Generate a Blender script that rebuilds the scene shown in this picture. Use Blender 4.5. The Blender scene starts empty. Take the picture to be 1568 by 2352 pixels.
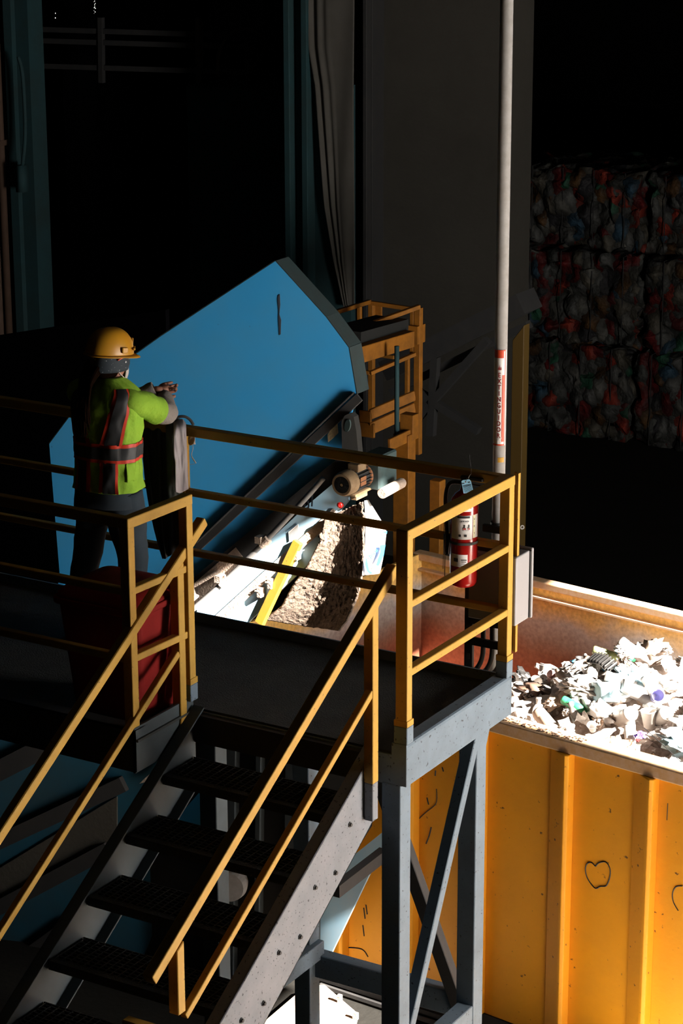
import bpy, bmesh, math, random
from mathutils import Vector, Matrix, noise
from math import sin, cos, pi, radians
random.seed(7)
C = bpy.context.scene.collection
# ------------------------------------------------------------------ camera
W_, H_ = 1568, 2352
FP = 5498.1; YAW, PIT, ROL = .5413, .2938, -.0032
CO = Vector((4.9485, -8.8004, 4.2126))
FW = Vector((-sin(YAW)*cos(PIT), cos(YAW)*cos(PIT), -sin(PIT)))
_r = Vector((cos(YAW), sin(YAW), 0)); _u = _r.cross(FW)
RT = _r*cos(ROL)+_u*sin(ROL); UP = -_r*sin(ROL)+_u*cos(ROL)
cam = bpy.data.cameras.new('camera'); camo = bpy.data.objects.new('camera', cam); C.objects.link(camo)
m = Matrix((RT, UP, -FW)).transposed().to_4x4(); m.translation = CO; camo.matrix_world = m
cam.sensor_fit = 'VERTICAL'; cam.sensor_height = 36; cam.sensor_width = 24; cam.lens = FP/H_*36
cam.clip_end = 300
bpy.context.scene.camera = camo
def at(u, v, x=None, y=None, z=None, p0=None, n=None):
    "world point seen at photo position (u, v) lying on a known real plane"
    d = FW+RT*((u-W_/2)/FP)-UP*((v-H_/2)/FP)
    if p0 is not None:
        t = (Vector(p0)-CO).dot(Vector(n))/d.dot(Vector(n))
    elif x is not None: t = (x-CO.x)/d.x
    elif y is not None: t = (y-CO.y)/d.y
    else: t = (z-CO.z)/d.z
    return CO+d*t
V = Vector
# ------------------------------------------------------------------ materials
M = {}; ALB = .60; KEEP = ('container', 'rim_paint', 'bounce_slab', 'heap', 'dust', 'blue_pale', 'white_label', 'cream', 'blue_tag', 'ink_blue', 'blue')
def mat(name, col, rough=.55, metal=0., dirt=None, dscale=6., damt=.35, bump=0., bscale=60., spec=.5,
        speck=None, spscale=90., spamt=.62, coat=0., trans=0., sheen=0.):
    if not (name.startswith('w_') or name in KEEP): col = tuple(c*ALB for c in col); dirt = dirt and tuple(c*ALB for c in dirt); speck = speck and tuple(c*ALB for c in speck)
    m = bpy.data.materials.new(name); m.use_nodes = True; nt = m.node_tree; N = nt.nodes; L = nt.links
    b = N['Principled BSDF']
    b.inputs['Roughness'].default_value = rough; b.inputs['Metallic'].default_value = metal
    b.inputs['Specular IOR Level'].default_value = spec
    if coat: b.inputs['Coat Weight'].default_value = coat
    if trans: b.inputs['Transmission Weight'].default_value = trans
    tc = N.new('ShaderNodeTexCoord'); base = None
    c4 = (*col, 1)
    if dirt is not None:
        nz = N.new('ShaderNodeTexNoise'); nz.inputs['Scale'].default_value = dscale; nz.inputs['Detail'].default_value = 8
        nz.inputs['Roughness'].default_value = .65
        L.new(tc.outputs['Object'], nz.inputs['Vector'])
        cr = N.new('ShaderNodeValToRGB'); cr.color_ramp.elements[0].position = .38; cr.color_ramp.elements[1].position = .75
        L.new(nz.outputs['Fac'], cr.inputs['Fac'])
        mu = N.new('ShaderNodeMath'); mu.operation = 'MULTIPLY'; mu.inputs[1].default_value = damt; L.new(cr.outputs['Color'], mu.inputs[0])
        mx = N.new('ShaderNodeMixRGB'); mx.inputs[1].default_value = c4; mx.inputs[2].default_value = (*dirt, 1)
        L.new(mu.outputs[0], mx.inputs[0]); base = mx.outputs[0]
        rr = N.new('ShaderNodeMapRange'); rr.inputs[3].default_value = rough; rr.inputs[4].default_value = min(1, rough+.25)
        L.new(nz.outputs['Fac'], rr.inputs[0]); L.new(rr.outputs[0], b.inputs['Roughness'])
    if speck is not None:
        n2 = N.new('ShaderNodeTexNoise'); n2.inputs['Scale'].default_value = spscale; n2.inputs['Detail'].default_value = 3
        L.new(tc.outputs['Object'], n2.inputs['Vector'])
        c2 = N.new('ShaderNodeValToRGB'); c2.color_ramp.elements[0].position = spamt; c2.color_ramp.elements[1].position = spamt+.06
        L.new(n2.outputs['Fac'], c2.inputs['Fac'])
        m2 = N.new('ShaderNodeMixRGB'); m2.inputs[2].default_value = (*speck, 1)
        if base: L.new(base, m2.inputs[1])
        else: m2.inputs[1].default_value = c4
        L.new(c2.outputs['Color'], m2.inputs[0]); base = m2.outputs[0]
    if base: L.new(base, b.inputs['Base Color'])
    else: b.inputs['Base Color'].default_value = c4
    if bump:
        nb = N.new('ShaderNodeTexNoise'); nb.inputs['Scale'].default_value = bscale; nb.inputs['Detail'].default_value = 6
        L.new(tc.outputs['Object'], nb.inputs['Vector'])
        bp = N.new('ShaderNodeBump'); bp.inputs['Strength'].default_value = bump; bp.inputs['Distance'].default_value = .02
        L.new(nb.outputs['Fac'], bp.inputs['Height']); L.new(bp.outputs[0], b.inputs['Normal'])
    M[name] = m; return m
def emis(name, col, s):
    m = bpy.data.materials.new(name); m.use_nodes = True; b = m.node_tree.nodes['Principled BSDF']
    b.inputs['Base Color'].default_value = (0, 0, 0, 1); b.inputs['Emission Color'].default_value = (*col, 1); b.inputs['Emission Strength'].default_value = s
    M[name] = m; return m
mat('yellow', (.66, .36, .03), .55, dirt=(.30, .16, .03), dscale=9, damt=.35, speck=(.10, .06, .02), spscale=70, spamt=.68)
mat('yellow_dark', (.55, .20, .008), .6, dirt=(.12, .06, .01), dscale=12, damt=.6)
mat('steel_blue', (.19, .27, .35), .6, dirt=(.11, .15, .19), dscale=7, damt=.5, speck=(.02, .03, .04), spscale=60, spamt=.65)
mat('stringer', (.27, .29, .33), .6, dirt=(.14, .17, .20), dscale=5, damt=.6, speck=(.03, .04, .05), spscale=65, spamt=.63)
mat('grating', (.035, .036, .034), .8, speck=(.10, .09, .07), spscale=160, spamt=.62, bump=.6, bscale=120)
mat('deckplate', (.045, .052, .05), .8, dirt=(.02, .02, .02), damt=.6, speck=(.12, .12, .10), spscale=220, spamt=.66, bump=.4, bscale=140)
mat('blue', (.020, .27, .60), .5, dirt=(.06, .28, .50), dscale=2.2, damt=.5, speck=(.02, .10, .26), spscale=30, spamt=.74)
mat('blue_pale', (.27, .50, .68), .55, dirt=(.42, .52, .60), dscale=4, damt=.7)
mat('teal', (.035, .12, .14), .7, dirt=(.05, .06, .05), dscale=3, damt=.5)
mat('teal_dark', (.018, .045, .05), .7, dirt=(.03, .03, .025), dscale=8, damt=.5)
mat('blue_shaded', (.010, .13, .22), .6, dirt=(.05, .10, .12), dscale=2.5, damt=.8)  # conveyor blue with the shade under the platform put into the colour
mat('steel_shaded', (.055, .080, .095), .65, dirt=(.04, .055, .06), dscale=6, damt=.6)  # platform steel darkened, shade on the left-hand parts painted into the colour
mat('dust', (.50, .40, .33), .95, dirt=(.38, .29, .23), dscale=14, damt=.6, bump=.5, bscale=90)
mat('frame_dark', (.050, .052, .055), .7, dirt=(.09, .085, .08), dscale=12, damt=.6)
mat('rubber', (.018, .02, .02), .8, dirt=(.04, .04, .035), dscale=10, damt=.6)
mat('sludge', (.14, .10, .075), .95, dirt=(.30, .22, .16), dscale=22, damt=.8, bump=1.0, bscale=45)
mat('grey_enclosure', (.40, .40, .42), .5, speck=(.25, .25, .26), spscale=90, spamt=.7)
mat('galv', (.34, .34, .34), .6, metal=0, dirt=(.20, .19, .17), dscale=18, damt=.6)
mat('black', (.012, .012, .012), .6)
mat('steel', (.5, .5, .5), .25, metal=1.)
mat('red', (.45, .012, .010), .22, spec=.6)
mat('red_bin', (.30, .008, .006), .6, dirt=(.12, .006, .006), dscale=5, damt=.5, spec=.15)
mat('white_label', (.70, .69, .68), .5, dirt=(.5, .48, .46), dscale=20, damt=.4)
mat('cream', (.80, .74, .50), .7, dirt=(.30, .26, .14), dscale=60, damt=.8)
mat('ink', (.02, .02, .022), .6)
mat('ink_red', (.50, .03, .02), .6)
mat('ink_orange', (.80, .08, .02), .55)
mat('ink_blue', (.02, .16, .45), .55)
mat('blue_tag', (.30, .62, .85), .6)
mat('paint_number', (.03, .05, .08), .7)
mat('motor_tan', (.38, .26, .14), .6, dirt=(.16, .09, .04), dscale=16, damt=.8)
mat('motor_orange', (.50, .20, .08), .6, dirt=(.25, .10, .05), dscale=20, damt=.6)
mat('teal_gear', (.06, .12, .125), .6, dirt=(.04, .05, .05), dscale=12, damt=.7)
mat('concrete_wall', (.10, .095, .08), .9, dirt=(.06, .055, .045), dscale=1.5, damt=.6, bump=.2, bscale=30)
mat('tarp', (.20, .19, .17), .85, dirt=(.12, .11, .09), dscale=2.5, damt=.6)
mat('floor_mat', (.035, .034, .030), .95, dirt=(.018, .018, .017), dscale=1.2, damt=.6, bump=.3, bscale=20, speck=(.2, .2, .2), spscale=14, spamt=.80, spec=.1)
mat('yellow_shaded', (.16, .09, .01), .7)  # yellow paint with the dim light of the rear bay put into the colour
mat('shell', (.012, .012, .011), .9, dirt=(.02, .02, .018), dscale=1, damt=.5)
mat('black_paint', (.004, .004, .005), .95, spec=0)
mat('brown_pipe', (.22, .13, .09), .6, dirt=(.12, .08, .05), dscale=6, damt=.6)
# people
mat('skin', (.52, .24, .16), .5, spec=.4)
mat('hair', (.010, .005, .003), .95, spec=0)
mat('hardhat', (.72, .34, .015), .28, spec=.6, dirt=(.50, .24, .03), dscale=14, damt=.3)
mat('vest', (.40, .72, .04), .75, dirt=(.28, .58, .04), dscale=7, damt=.6, bump=.3, bscale=35)
mat('tape', (.035, .038, .042), .6)
mat('tape_red', (.85, .05, .015), .6)
mat('shirt', (.42, .37, .34), .85, dirt=(.30, .26, .24), dscale=20, damt=.5, bump=.3, bscale=80)
mat('jeans', (.025, .045, .065), .85, dirt=(.012, .02, .03), dscale=8, damt=.6)
mat('bandana', (.02, .035, .05), .8, speck=(.75, .85, .9), spscale=120, spamt=.66)
mat('cloth_dark', (.060, .060, .066), .9, dirt=(.10, .09, .09), dscale=6, damt=.5)
mat('cloth_pale', (.85, .80, .83), .85, dirt=(.65, .60, .63), dscale=9, damt=.5)
mat('cloth_green', (.16, .19, .17), .9, dirt=(.04, .05, .045), dscale=8, damt=.5)
mat('white_cloth', (.75, .68, .64), .8)
mat('boot', (.02, .017, .014), .6)
# container paint: yellow with worn grey / rust lower inside
def container_mat():
    m = mat('container', (.88, .40, .010), .5, dirt=(.74, .34, .02), dscale=3.5, damt=.55, speck=(.16, .07, .02), spscale=30, spamt=.69, bump=.12, bscale=25)
    return m
container_mat()
def inner_mat():
    m = bpy.data.materials.new('container_inner'); m.use_nodes = True; nt = m.node_tree; N = nt.nodes; L = nt.links
    b = N['Principled BSDF']; b.inputs['Roughness'].default_value = .55
    tc = N.new('ShaderNodeTexCoord'); sp = N.new('ShaderNodeSeparateXYZ'); L.new(tc.outputs['Object'], sp.inputs[0])
    nz = N.new('ShaderNodeTexNoise'); nz.inputs['Scale'].default_value = 3; nz.inputs['Detail'].default_value = 8; L.new(tc.outputs['Object'], nz.inputs['Vector'])
    # worn band height: object z (0 at rim) + noise
    a = N.new('ShaderNodeMath'); a.operation = 'MULTIPLY_ADD'; a.inputs[1].default_value = .30; L.new(nz.outputs['Fac'], a.inputs[0]); L.new(sp.outputs['Z'], a.inputs[2])
    cr = N.new('ShaderNodeValToRGB'); e = cr.color_ramp.elements
    mr = N.new('ShaderNodeMapRange'); mr.inputs[1].default_value = -1.0; mr.inputs[2].default_value = .2; L.new(a.outputs[0], mr.inputs[0]); L.new(mr.outputs[0], cr.inputs['Fac'])
    e[0].position = .45; e[0].color = (.36, .13, .07, 1)
    e[1].position = .84; e[1].color = (.80, .50, .14, 1)
    for p, c in ((.54, (.32, .17, .11, 1)), (.63, (.36, .31, .27, 1)), (.74, (.50, .47, .43, 1))):
        q = e.new(p); q.color = c
    n2 = N.new('ShaderNodeTexNoise'); n2.inputs['Scale'].default_value = 40; n2.inputs['Detail'].default_value = 6; L.new(tc.outputs['Object'], n2.inputs['Vector'])
    mx = N.new('ShaderNodeMixRGB'); mx.blend_type = 'MULTIPLY'; mx.inputs[0].default_value = .5
    L.new(cr.outputs['Color'], mx.inputs[1]); c2 = N.new('ShaderNodeValToRGB'); c2.color_ramp.elements[0].position = .3; c2.color_ramp.elements[0].color = (.35, .3, .3, 1); c2.color_ramp.elements[1].position = .65
    L.new(n2.outputs['Fac'], c2.inputs['Fac']); L.new(c2.outputs['Color'], mx.inputs[2]); L.new(mx.outputs[0], b.inputs['Base Color'])
    M['container_inner'] = m
inner_mat()
def bale_mat():
    m = bpy.data.materials.new('bale'); m.use_nodes = True; nt = m.node_tree; N = nt.nodes; L = nt.links
    b = N['Principled BSDF']; b.inputs['Roughness'].default_value = .7
    tc = N.new('ShaderNodeTexCoord'); oi = N.new('ShaderNodeObjectInfo')
    ad = N.new('ShaderNodeVectorMath'); ad.operation = 'ADD'; L.new(tc.outputs['Object'], ad.inputs[0])
    mm = N.new('ShaderNodeMath'); mm.operation = 'MULTIPLY'; mm.inputs[1].default_value = 37; L.new(oi.outputs['Random'], mm.inputs[0]); L.new(mm.outputs[0], ad.inputs[1])
    nz = N.new('ShaderNodeTexNoise'); nz.inputs['Scale'].default_value = 9; nz.inputs['Detail'].default_value = 3; L.new(ad.outputs[0], nz.inputs['Vector'])
    mx0 = N.new('ShaderNodeMixRGB'); mx0.inputs[0].default_value = .12; L.new(ad.outputs[0], mx0.inputs[1]); L.new(nz.outputs['Color'], mx0.inputs[2])
    mp = N.new('ShaderNodeMapping'); mp.inputs['Scale'].default_value = (1.3, 1.3, .85); L.new(mx0.outputs[0], mp.inputs[0])
    vo = N.new('ShaderNodeTexVoronoi'); vo.inputs['Scale'].default_value = 6.5; L.new(mp.outputs[0], vo.inputs['Vector'])
    sp = N.new('ShaderNodeSeparateColor'); L.new(vo.outputs['Color'], sp.inputs[0])
    cr = N.new('ShaderNodeValToRGB'); cr.color_ramp.interpolation = 'CONSTANT'; e = cr.color_ramp.elements
    pal = [(0, (.13, .135, .13)), (.2, (.08, .085, .08)), (.36, (.16, .008, .008)), (.50, (.12, .11, .085)), (.60, (.03, .03, .035)), (.68, (.04, .10, .16)), (.74, (.15, .15, .135)), (.84, (.12, .06, .02)), (.9, (.03, .14, .08)), (.94, (.34, .04, .02))]
    e[0].position = 0; e[0].color = (*pal[0][1], 1); e[1].position = pal[1][0]; e[1].color = (*pal[1][1], 1)
    for p, c in pal[2:]:
        q = e.new(p); q.color = (*c, 1)
    L.new(sp.outputs['Red'], cr.inputs['Fac'])
    di = N.new('ShaderNodeValToRGB'); di.color_ramp.elements[0].position = .12; di.color_ramp.elements[0].color = (1, 1, 1, 1); di.color_ramp.elements[1].position = .62; di.color_ramp.elements[1].color = (.12, .12, .11, 1)
    L.new(vo.outputs['Distance'], di.inputs['Fac'])
    mu = N.new('ShaderNodeMixRGB'); mu.blend_type = 'MULTIPLY'; mu.inputs[0].default_value = .8; L.new(cr.outputs['Color'], mu.inputs[1]); L.new(di.outputs['Color'], mu.inputs[2])
    L.new(mu.outputs[0], b.inputs['Base Color'])
    bp = N.new('ShaderNodeBump'); bp.inputs['Strength'].default_value = 1; bp.inputs['Distance'].default_value = .06; bp.invert = True
    L.new(vo.outputs['Distance'], bp.inputs['Height']); L.new(bp.outputs[0], b.inputs['Normal'])
    M['bale'] = m
bale_mat()
# ------------------------------------------------------------------ mesh helpers
def box(bm, x0, x1, y0, y1, z0, z1, rot=None):
    vs = [bm.verts.new((x, y, z)) for x in (x0, x1) for y in (y0, y1) for z in (z0, z1)]
    for f in ((0, 1, 3, 2), (4, 6, 7, 5), (0, 4, 5, 1), (2, 3, 7, 6), (0, 2, 6, 4), (1, 5, 7, 3)):
        bm.faces.new([vs[i] for i in f])
    return vs
def obox(bm, c, ax, ay, az, hx, hy, hz):
    c = V(c); vs = []
    for sx in (-1, 1):
        for sy in (-1, 1):
            for sz in (-1, 1):
                vs.append(bm.verts.new(c+ax*hx*sx+ay*hy*sy+az*hz*sz))
    for f in ((0, 1, 3, 2), (4, 6, 7, 5), (0, 4, 5, 1), (2, 3, 7, 6), (0, 2, 6, 4), (1, 5, 7, 3)):
        bm.faces.new([vs[i] for i in f])
    return vs
def bar(bm, p0, p1, w, h, side=None):
    "rectangular bar; w along side vector, h along the other"
    p0, p1 = V(p0), V(p1); d = (p1-p0).normalized()
    s = V(side) if side is not None else V((1, 0, 0))
    s = (s-d*s.dot(d)).normalized(); u = s.cross(d).normalized()
    obox(bm, (p0+p1)/2, d, s, u, (p1-p0).length/2, w/2, h/2)
def prism(bm, pts, off):
    off = V(off); a = [bm.verts.new(V(p)) for p in pts]; b = [bm.verts.new(V(p)+off) for p in pts]; n = len(pts)
    bm.faces.new(a); bm.faces.new(b[::-1])
    for i in range(n): bm.faces.new((a[i], b[i], b[(i+1) % n], a[(i+1) % n]))
def tube(bm, pts, r, n=12, caps=True, closed=False):
    pts = [V(p) for p in pts]; k = len(pts); rs = r if isinstance(r, (list, tuple)) else [r]*k
    rings = []; prev = None
    for i, p in enumerate(pts):
        if i == 0: t = pts[1]-p
        elif i == k-1: t = p-pts[-2]
        else: t = (pts[i+1]-p).normalized()+(p-pts[i-1]).normalized()
        t.normalize()
        if prev is None:
            a = V((0, 0, 1)) if abs(t.z) < .9 else V((1, 0, 0))
            s = t.cross(a).normalized()
        else:
            s = (prev-t*prev.dot(t)).normalized()
        prev = s; u = t.cross(s)
        rings.append([bm.verts.new(p+(s*cos(2*pi*j/n)+u*sin(2*pi*j/n))*rs[i]) for j in range(n)])
    for a, b in zip(rings, rings[1:]):
        for j in range(n): bm.faces.new((a[j], a[(j+1) % n], b[(j+1) % n], b[j]))
    if caps:
        bm.faces.new(rings[0][::-1]); bm.faces.new(rings[-1])
    return rings
def lathe(bm, prof, n=24, o=(0, 0, 0), ax=None):
    "prof: (r, h) list; around axis ax through o"
    o = V(o); ax = V(ax) if ax is not None else V((0, 0, 1)); ax.normalize()
    a = V((1, 0, 0)) if abs(ax.x) < .9 else V((0, 1, 0)); s = ax.cross(a).normalized(); t = ax.cross(s)
    rings = []
    for r, h in prof:
        if r < 1e-5: rings.append([bm.verts.new(o+ax*h)])
        else: rings.append([bm.verts.new(o+ax*h+(s*cos(2*pi*j/n)+t*sin(2*pi*j/n))*r) for j in range(n)])
    for a_, b_ in zip(rings, rings[1:]):
        for j in range(n):
            k = (j+1) % n
            if len(a_) == 1 and len(b_) == 1: continue
            if len(a_) == 1: bm.faces.new((a_[0], b_[k], b_[j]))
            elif len(b_) == 1: bm.faces.new((a_[j], a_[k], b_[0]))
            else: bm.faces.new((a_[j], a_[k], b_[k], b_[j]))
def smoothpath(pts, k=6):
    pts = [V(p) for p in pts]; out = []; P = [pts[0]]+pts+[pts[-1]]
    for i in range(1, len(P)-2):
        for j in range(k):
            t = j/k; a, b, c, d = P[i-1], P[i], P[i+1], P[i+2]
            out.append(.5*((2*b)+(-a+c)*t+(2*a-5*b+4*c-d)*t*t+(-a+3*b-3*c+d)*t**3))
    out.append(pts[-1]); return out
def build(name, bm, material, parent=None, smooth=False, bevel=0, label=None, seg=1, sub=0, keep=None):
    bmesh.ops.recalc_face_normals(bm, faces=bm.faces[:])
    me = bpy.data.meshes.new(name); bm.to_mesh(me); bm.free()
    xs = [v.co for v in me.vertices]
    c = V(((min(v.x for v in xs)+max(v.x for v in xs))/2, (min(v.y for v in xs)+max(v.y for v in xs))/2, min(v.z for v in xs))) if keep is None else V(keep)
    for v in me.vertices: v.co -= c
    mats = material if isinstance(material, (list, tuple)) else [material]
    for mm in mats: me.materials.append(M[mm])
    if smooth:
        for p in me.polygons: p.use_smooth = True
    o = bpy.data.objects.new(name, me); C.objects.link(o)
    o.location = c
    if parent is not None:
        o.parent = parent; w = V(parent.location); q = parent.parent
        while q is not None: w = w+q.location; q = q.parent
        o.location = c-w
    if bevel:
        b = o.modifiers.new('bevel', 'BEVEL'); b.width = bevel; b.segments = seg; b.limit_method = 'ANGLE'; b.angle_limit = radians(50)
    if sub:
        s = o.modifiers.new('sub', 'SUBSURF'); s.levels = sub; s.render_levels = sub
    if label: o['label'] = label
    return o
def tag(o, label, cat, group=None, kind=None):
    o['label'] = label; o['category'] = cat
    if group: o['group'] = group
    if kind: o['kind'] = kind
    return o
def thing(name, label, cat, loc=(0, 0, 0), group=None):
    o = bpy.data.objects.new(name, None); C.objects.link(o); o.location = loc; o.empty_display_size = .1
    return tag(o, label, cat, group)
def struct(name, bm, material, **k):
    o = build(name, bm, material, **k); o['kind'] = 'structure'; return o
B = bmesh.new
def textmesh(s, size, bold=False):
    cu = bpy.data.curves.new('t', 'FONT'); cu.body = s; cu.size = size; cu.align_x = 'CENTER'; cu.align_y = 'CENTER'; cu.extrude = .0006
    cu.resolution_u = 3
    if bold: cu.offset = size*.02
    ob = bpy.data.objects.new('t', cu); C.objects.link(ob)
    dg = bpy.context.evaluated_depsgraph_get(); me = bpy.data.meshes.new_from_object(ob.evaluated_get(dg))
    bpy.data.objects.remove(ob); bm = B(); bm.from_mesh(me); bpy.data.meshes.remove(me); return bm
def place_text(s, size, o, xd, yd, bold=False):
    bm = textmesh(s, size, bold); o, xd, yd = V(o), V(xd).normalized(), V(yd).normalized(); nd = xd.cross(yd)
    for v in bm.verts: v.co = o+xd*v.co.x+yd*v.co.y+nd*v.co.z
    return bm
# ------------------------------------------------------------------ building shell
GZ = -2.55
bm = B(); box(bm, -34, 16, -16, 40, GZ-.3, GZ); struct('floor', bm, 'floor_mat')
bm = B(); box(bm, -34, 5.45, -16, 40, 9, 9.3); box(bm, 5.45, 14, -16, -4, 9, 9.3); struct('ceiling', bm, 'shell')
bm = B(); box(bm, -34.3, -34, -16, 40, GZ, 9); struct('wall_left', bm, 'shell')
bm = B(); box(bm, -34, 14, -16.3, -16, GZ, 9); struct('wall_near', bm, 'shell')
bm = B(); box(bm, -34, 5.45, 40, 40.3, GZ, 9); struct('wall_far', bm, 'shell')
# unseen right wall, its openings shaped so sun strikes only chosen patches
DX = 5.2
W0, W1, W2, W3 = .25, .93, 1.03, 3.32   # edges of the sun openings along y
bm = B()
def wbox(y0, y1, z0, z1): box(bm, DX, DX+.25, y0, y1, z0, z1)
wbox(-4, -.25, GZ, 9); box(bm, DX, 14, -4.2, -4, GZ, 9); box(bm, 14, 14.25, -16, -4, GZ, 9); wbox(-.25, W0, .90, 9); wbox(W3, 40, GZ, 9); wbox(W0, W3, 5.22, 9)
wbox(W1, W2, .55, 4.45); wbox(1.0, W2, GZ, .55)
wbox(W0, W1, 2.95, 4.45); wbox(W0, W1, .90, 1.75); wbox(W0, .76, 2.40, 2.95); wbox(.76, W1, 2.75, 2.95)
wbox(W0, .62, 4.45, 5.22)
wbox(W2, W3, 4.0, 4.45)
wbox(1.35, W3, 4.45, 5.22)
struct('wall_sun_mask', bm, 'shell')
mat('bounce_slab', (.80, .69, .57), .9, dirt=(.30, .26, .22), dscale=1.5, damt=.6)
bm = B(); box(bm, .1, 14, -.3, 1.75, GZ, GZ+.015); o = struct('floor_bounce_slab', bm, 'bounce_slab'); o.name = 'floor_bounce_slab'  # added unseen pale slab, bounces sunlight onto the container side
# teal building columns at the left and centre, dark recess behind them
t = thing('steel_column', 'teal painted steel column with brown conduit on the far left edge', 'column', (-9.5, 9, GZ))
a = at(37, 0, y=9); b = at(60, 740, y=9)
bm = B(); box(bm, -9.27, -9.12, 9, 9.22, GZ, 8.9); box(bm, -9.36, -9.27, 8.94, 9.28, GZ, 8.9); build('flange', bm, 'teal', t)
bm = B(); tube(bm, [(-9.42, 8.9, GZ), (-9.42, 8.9, 8.9)], .035); build('conduit', bm, 'brown_pipe', t, smooth=True)
bm = B(); tube(bm, [(-9.52, 8.9, GZ), (-9.52, 8.9, 8.9)], .05); box(bm, -9.60, -9.38, 8.84, 8.96, 1.0, 1.05); build('brown_pipe', bm, 'brown_pipe', t, smooth=False)
pts = [at(42, 130, y=8.8), at(52, 175, y=8.8), at(58, 300, y=8.8), at(52, 380, y=8.8)]
bm = B(); tube(bm, smoothpath(pts), .018, 8); box(bm, pts[-1].x-.06, pts[-1].x+.02, 8.76, 8.86, pts[-1].z-.25, pts[-1].z); build('cable', bm, 'teal', t, smooth=True)
t = thing('steel_column', 'teal steel column beside the hanging grey tarp', 'column', (-6.2, 9, GZ))
bm = B(); box(bm, -6.33, -6.27, 9, 9.3, GZ, 8.9); box(bm, -6.27, -6.15, 9.1, 9.2, GZ, 8.9); box(bm, -6.15, -6.09, 9, 9.3, GZ, 8.9); build('beam', bm, 'teal', t, bevel=.005)
bm = B(); box(bm, -6.09, -5.72, 9.12, 9.2, GZ, 1.75); build('side_panel', bm, 'teal', t)
# concrete push wall
bm = B(); box(bm, -6.3, at(1220, 340, y=9.8).x, 9.4, 9.8, GZ, 8.9); tag(build('partition_wall', bm, 'concrete_wall'), 'tall grey concrete partition wall behind the conveyor', 'wall', kind='structure')
bpy.data.objects['partition_wall'].name = 'wall_partition'
bm = B(); box(bm, -5.66, -5.55, 9.2, 9.42, GZ, 8.9); box(bm, -5.60, -5.56, 9.12, 9.2, GZ, 8.9)
tag(build('steel_post', bm, 'frame_dark', bevel=.005), 'dark steel post running up the grey partition wall', 'post')
# hanging tarp, gathered folds down its left edge
bm = B(); N_, K_ = 46, 44
edge = [(691, 0), (697, 110), (716, 200), (728, 320), (742, 470), (765, 600), (790, 705)]
def ex(v):
    for (x0, y0), (x1, y1) in zip(edge, edge[1:]):
        if v <= y1: return x0+(x1-x0)*(v-y0)/(y1-y0)
    return edge[-1][0]
grid = []
for i in range(K_+1):
    v = -900+900*i/4 if i < 4 else (i-4)*(705/(K_-4)); row = []
    for j in range(N_+1):
        s = j/N_; u = ex(max(0, v))+(812-ex(max(0, v)))*s
        p = at(u, v, y=9.05)
        fold = .035*sin(s*34+v*.003)*max(0, 1-s*1.7)**1.2+.008*sin(s*9+v*.01)
        row.append(bm.verts.new((p.x, p.y+fold, p.z)))
    grid.append(row)
for i in range(K_):
    for j in range(N_): bm.faces.new((grid[i][j], grid[i][j+1], grid[i+1][j+1], grid[i+1][j]))
o = build('tarp', bm, 'tarp', smooth=True); tag(o, 'grey hanging tarp with gathered folds along its curved left edge', 'tarp')
o.modifiers.new('thick', 'SOLIDIFY').thickness = .01
# dim machine in the dark left bay
t = thing('dark_machine', 'dim teal machine housing with hoses standing in the dark left bay', 'machine', (-7.5, 10.5, GZ))
a = at(425, 195, y=10.5); b = at(648, 600, y=10.5)
bm = B(); box(bm, a.x, b.x, 10.5, 11.5, -1.5, a.z); build('housing', bm, 'teal', t, bevel=.02)
a2 = at(80, 100, y=10.4); 
bm = B()
for v0 in (66, 92, 150): 
    p = at(60, v0, y=10.4); q = at(640, v0+18, y=10.4); bar(bm, p, q, .05, .05)
for u0 in (232, 456, 568):
    p = at(u0, 40, y=10.38); q = at(u0+2, 190, y=10.38); bar(bm, p, q, .05, .05)
build('pipe_rack', bm, 'frame_dark', t)
bm = B(); tube(bm, smoothpath([at(500, 178, y=10.3), at(503, 120, y=10.3), at(530, 78, y=10.3), at(570, 68, y=10.3), at(606, 90, y=10.3), at(600, 130, y=10.3), at(575, 160, y=10.3)]), .02, 8)
build('hose', bm, 'concrete_wall', t, smooth=True)
bm = B(); box(bm, -12.5, -8.0, 11.2, 11.4, GZ, 1.8); box(bm, -8.9, -8.6, 10.9, 11.2, GZ, 3.2); box(bm, -10.2, -10.0, 10.9, 11.2, GZ, 3.2); build('backing_panel', bm, 'black_paint', t)
# perforated sheet letting daylight through in tiny holes (top left)
t = thing('perforated_sheet', 'dark perforated wall sheet with strings of tiny daylight holes', 'wall panel', (-13.5, 19, GZ))
a = at(0, -200, y=19); b = at(330, 120, y=19)
bm = B(); box(bm, a.x, b.x+2, 19, 19.05, GZ, a.z); build('sheet', bm, 'black_paint', t)
emis('daylight_hole', (1, .98, .92), 3.0)
random.seed(3); bm = B()
for (u0, v0, v1, n_) in ((76, 2, 52, 11), (57, 40, 56, 3), (186, 0, 50, 12), (190, 5, 40, 7), (202, 5, 50, 9), (216, 4, 48, 7), (218, 2, 30, 5), (128, 30, 45, 2)):
    for k in range(n_):
        p = at(u0+random.uniform(-1.5, 1.5), v0+(v1-v0)*(k+random.random()*.6)/n_, y=18.99); r = random.uniform(.003, .0055)*1.25
        ring = [bm.verts.new(p+V((cos(q*pi/3)*r, 0, sin(q*pi/3)*r*1.3))) for q in range(6)]; bm.faces.new(ring)
build('daylight_holes', bm, 'daylight_hole', t, label='tiny bright daylight holes')['kind'] = 'stuff'
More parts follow.
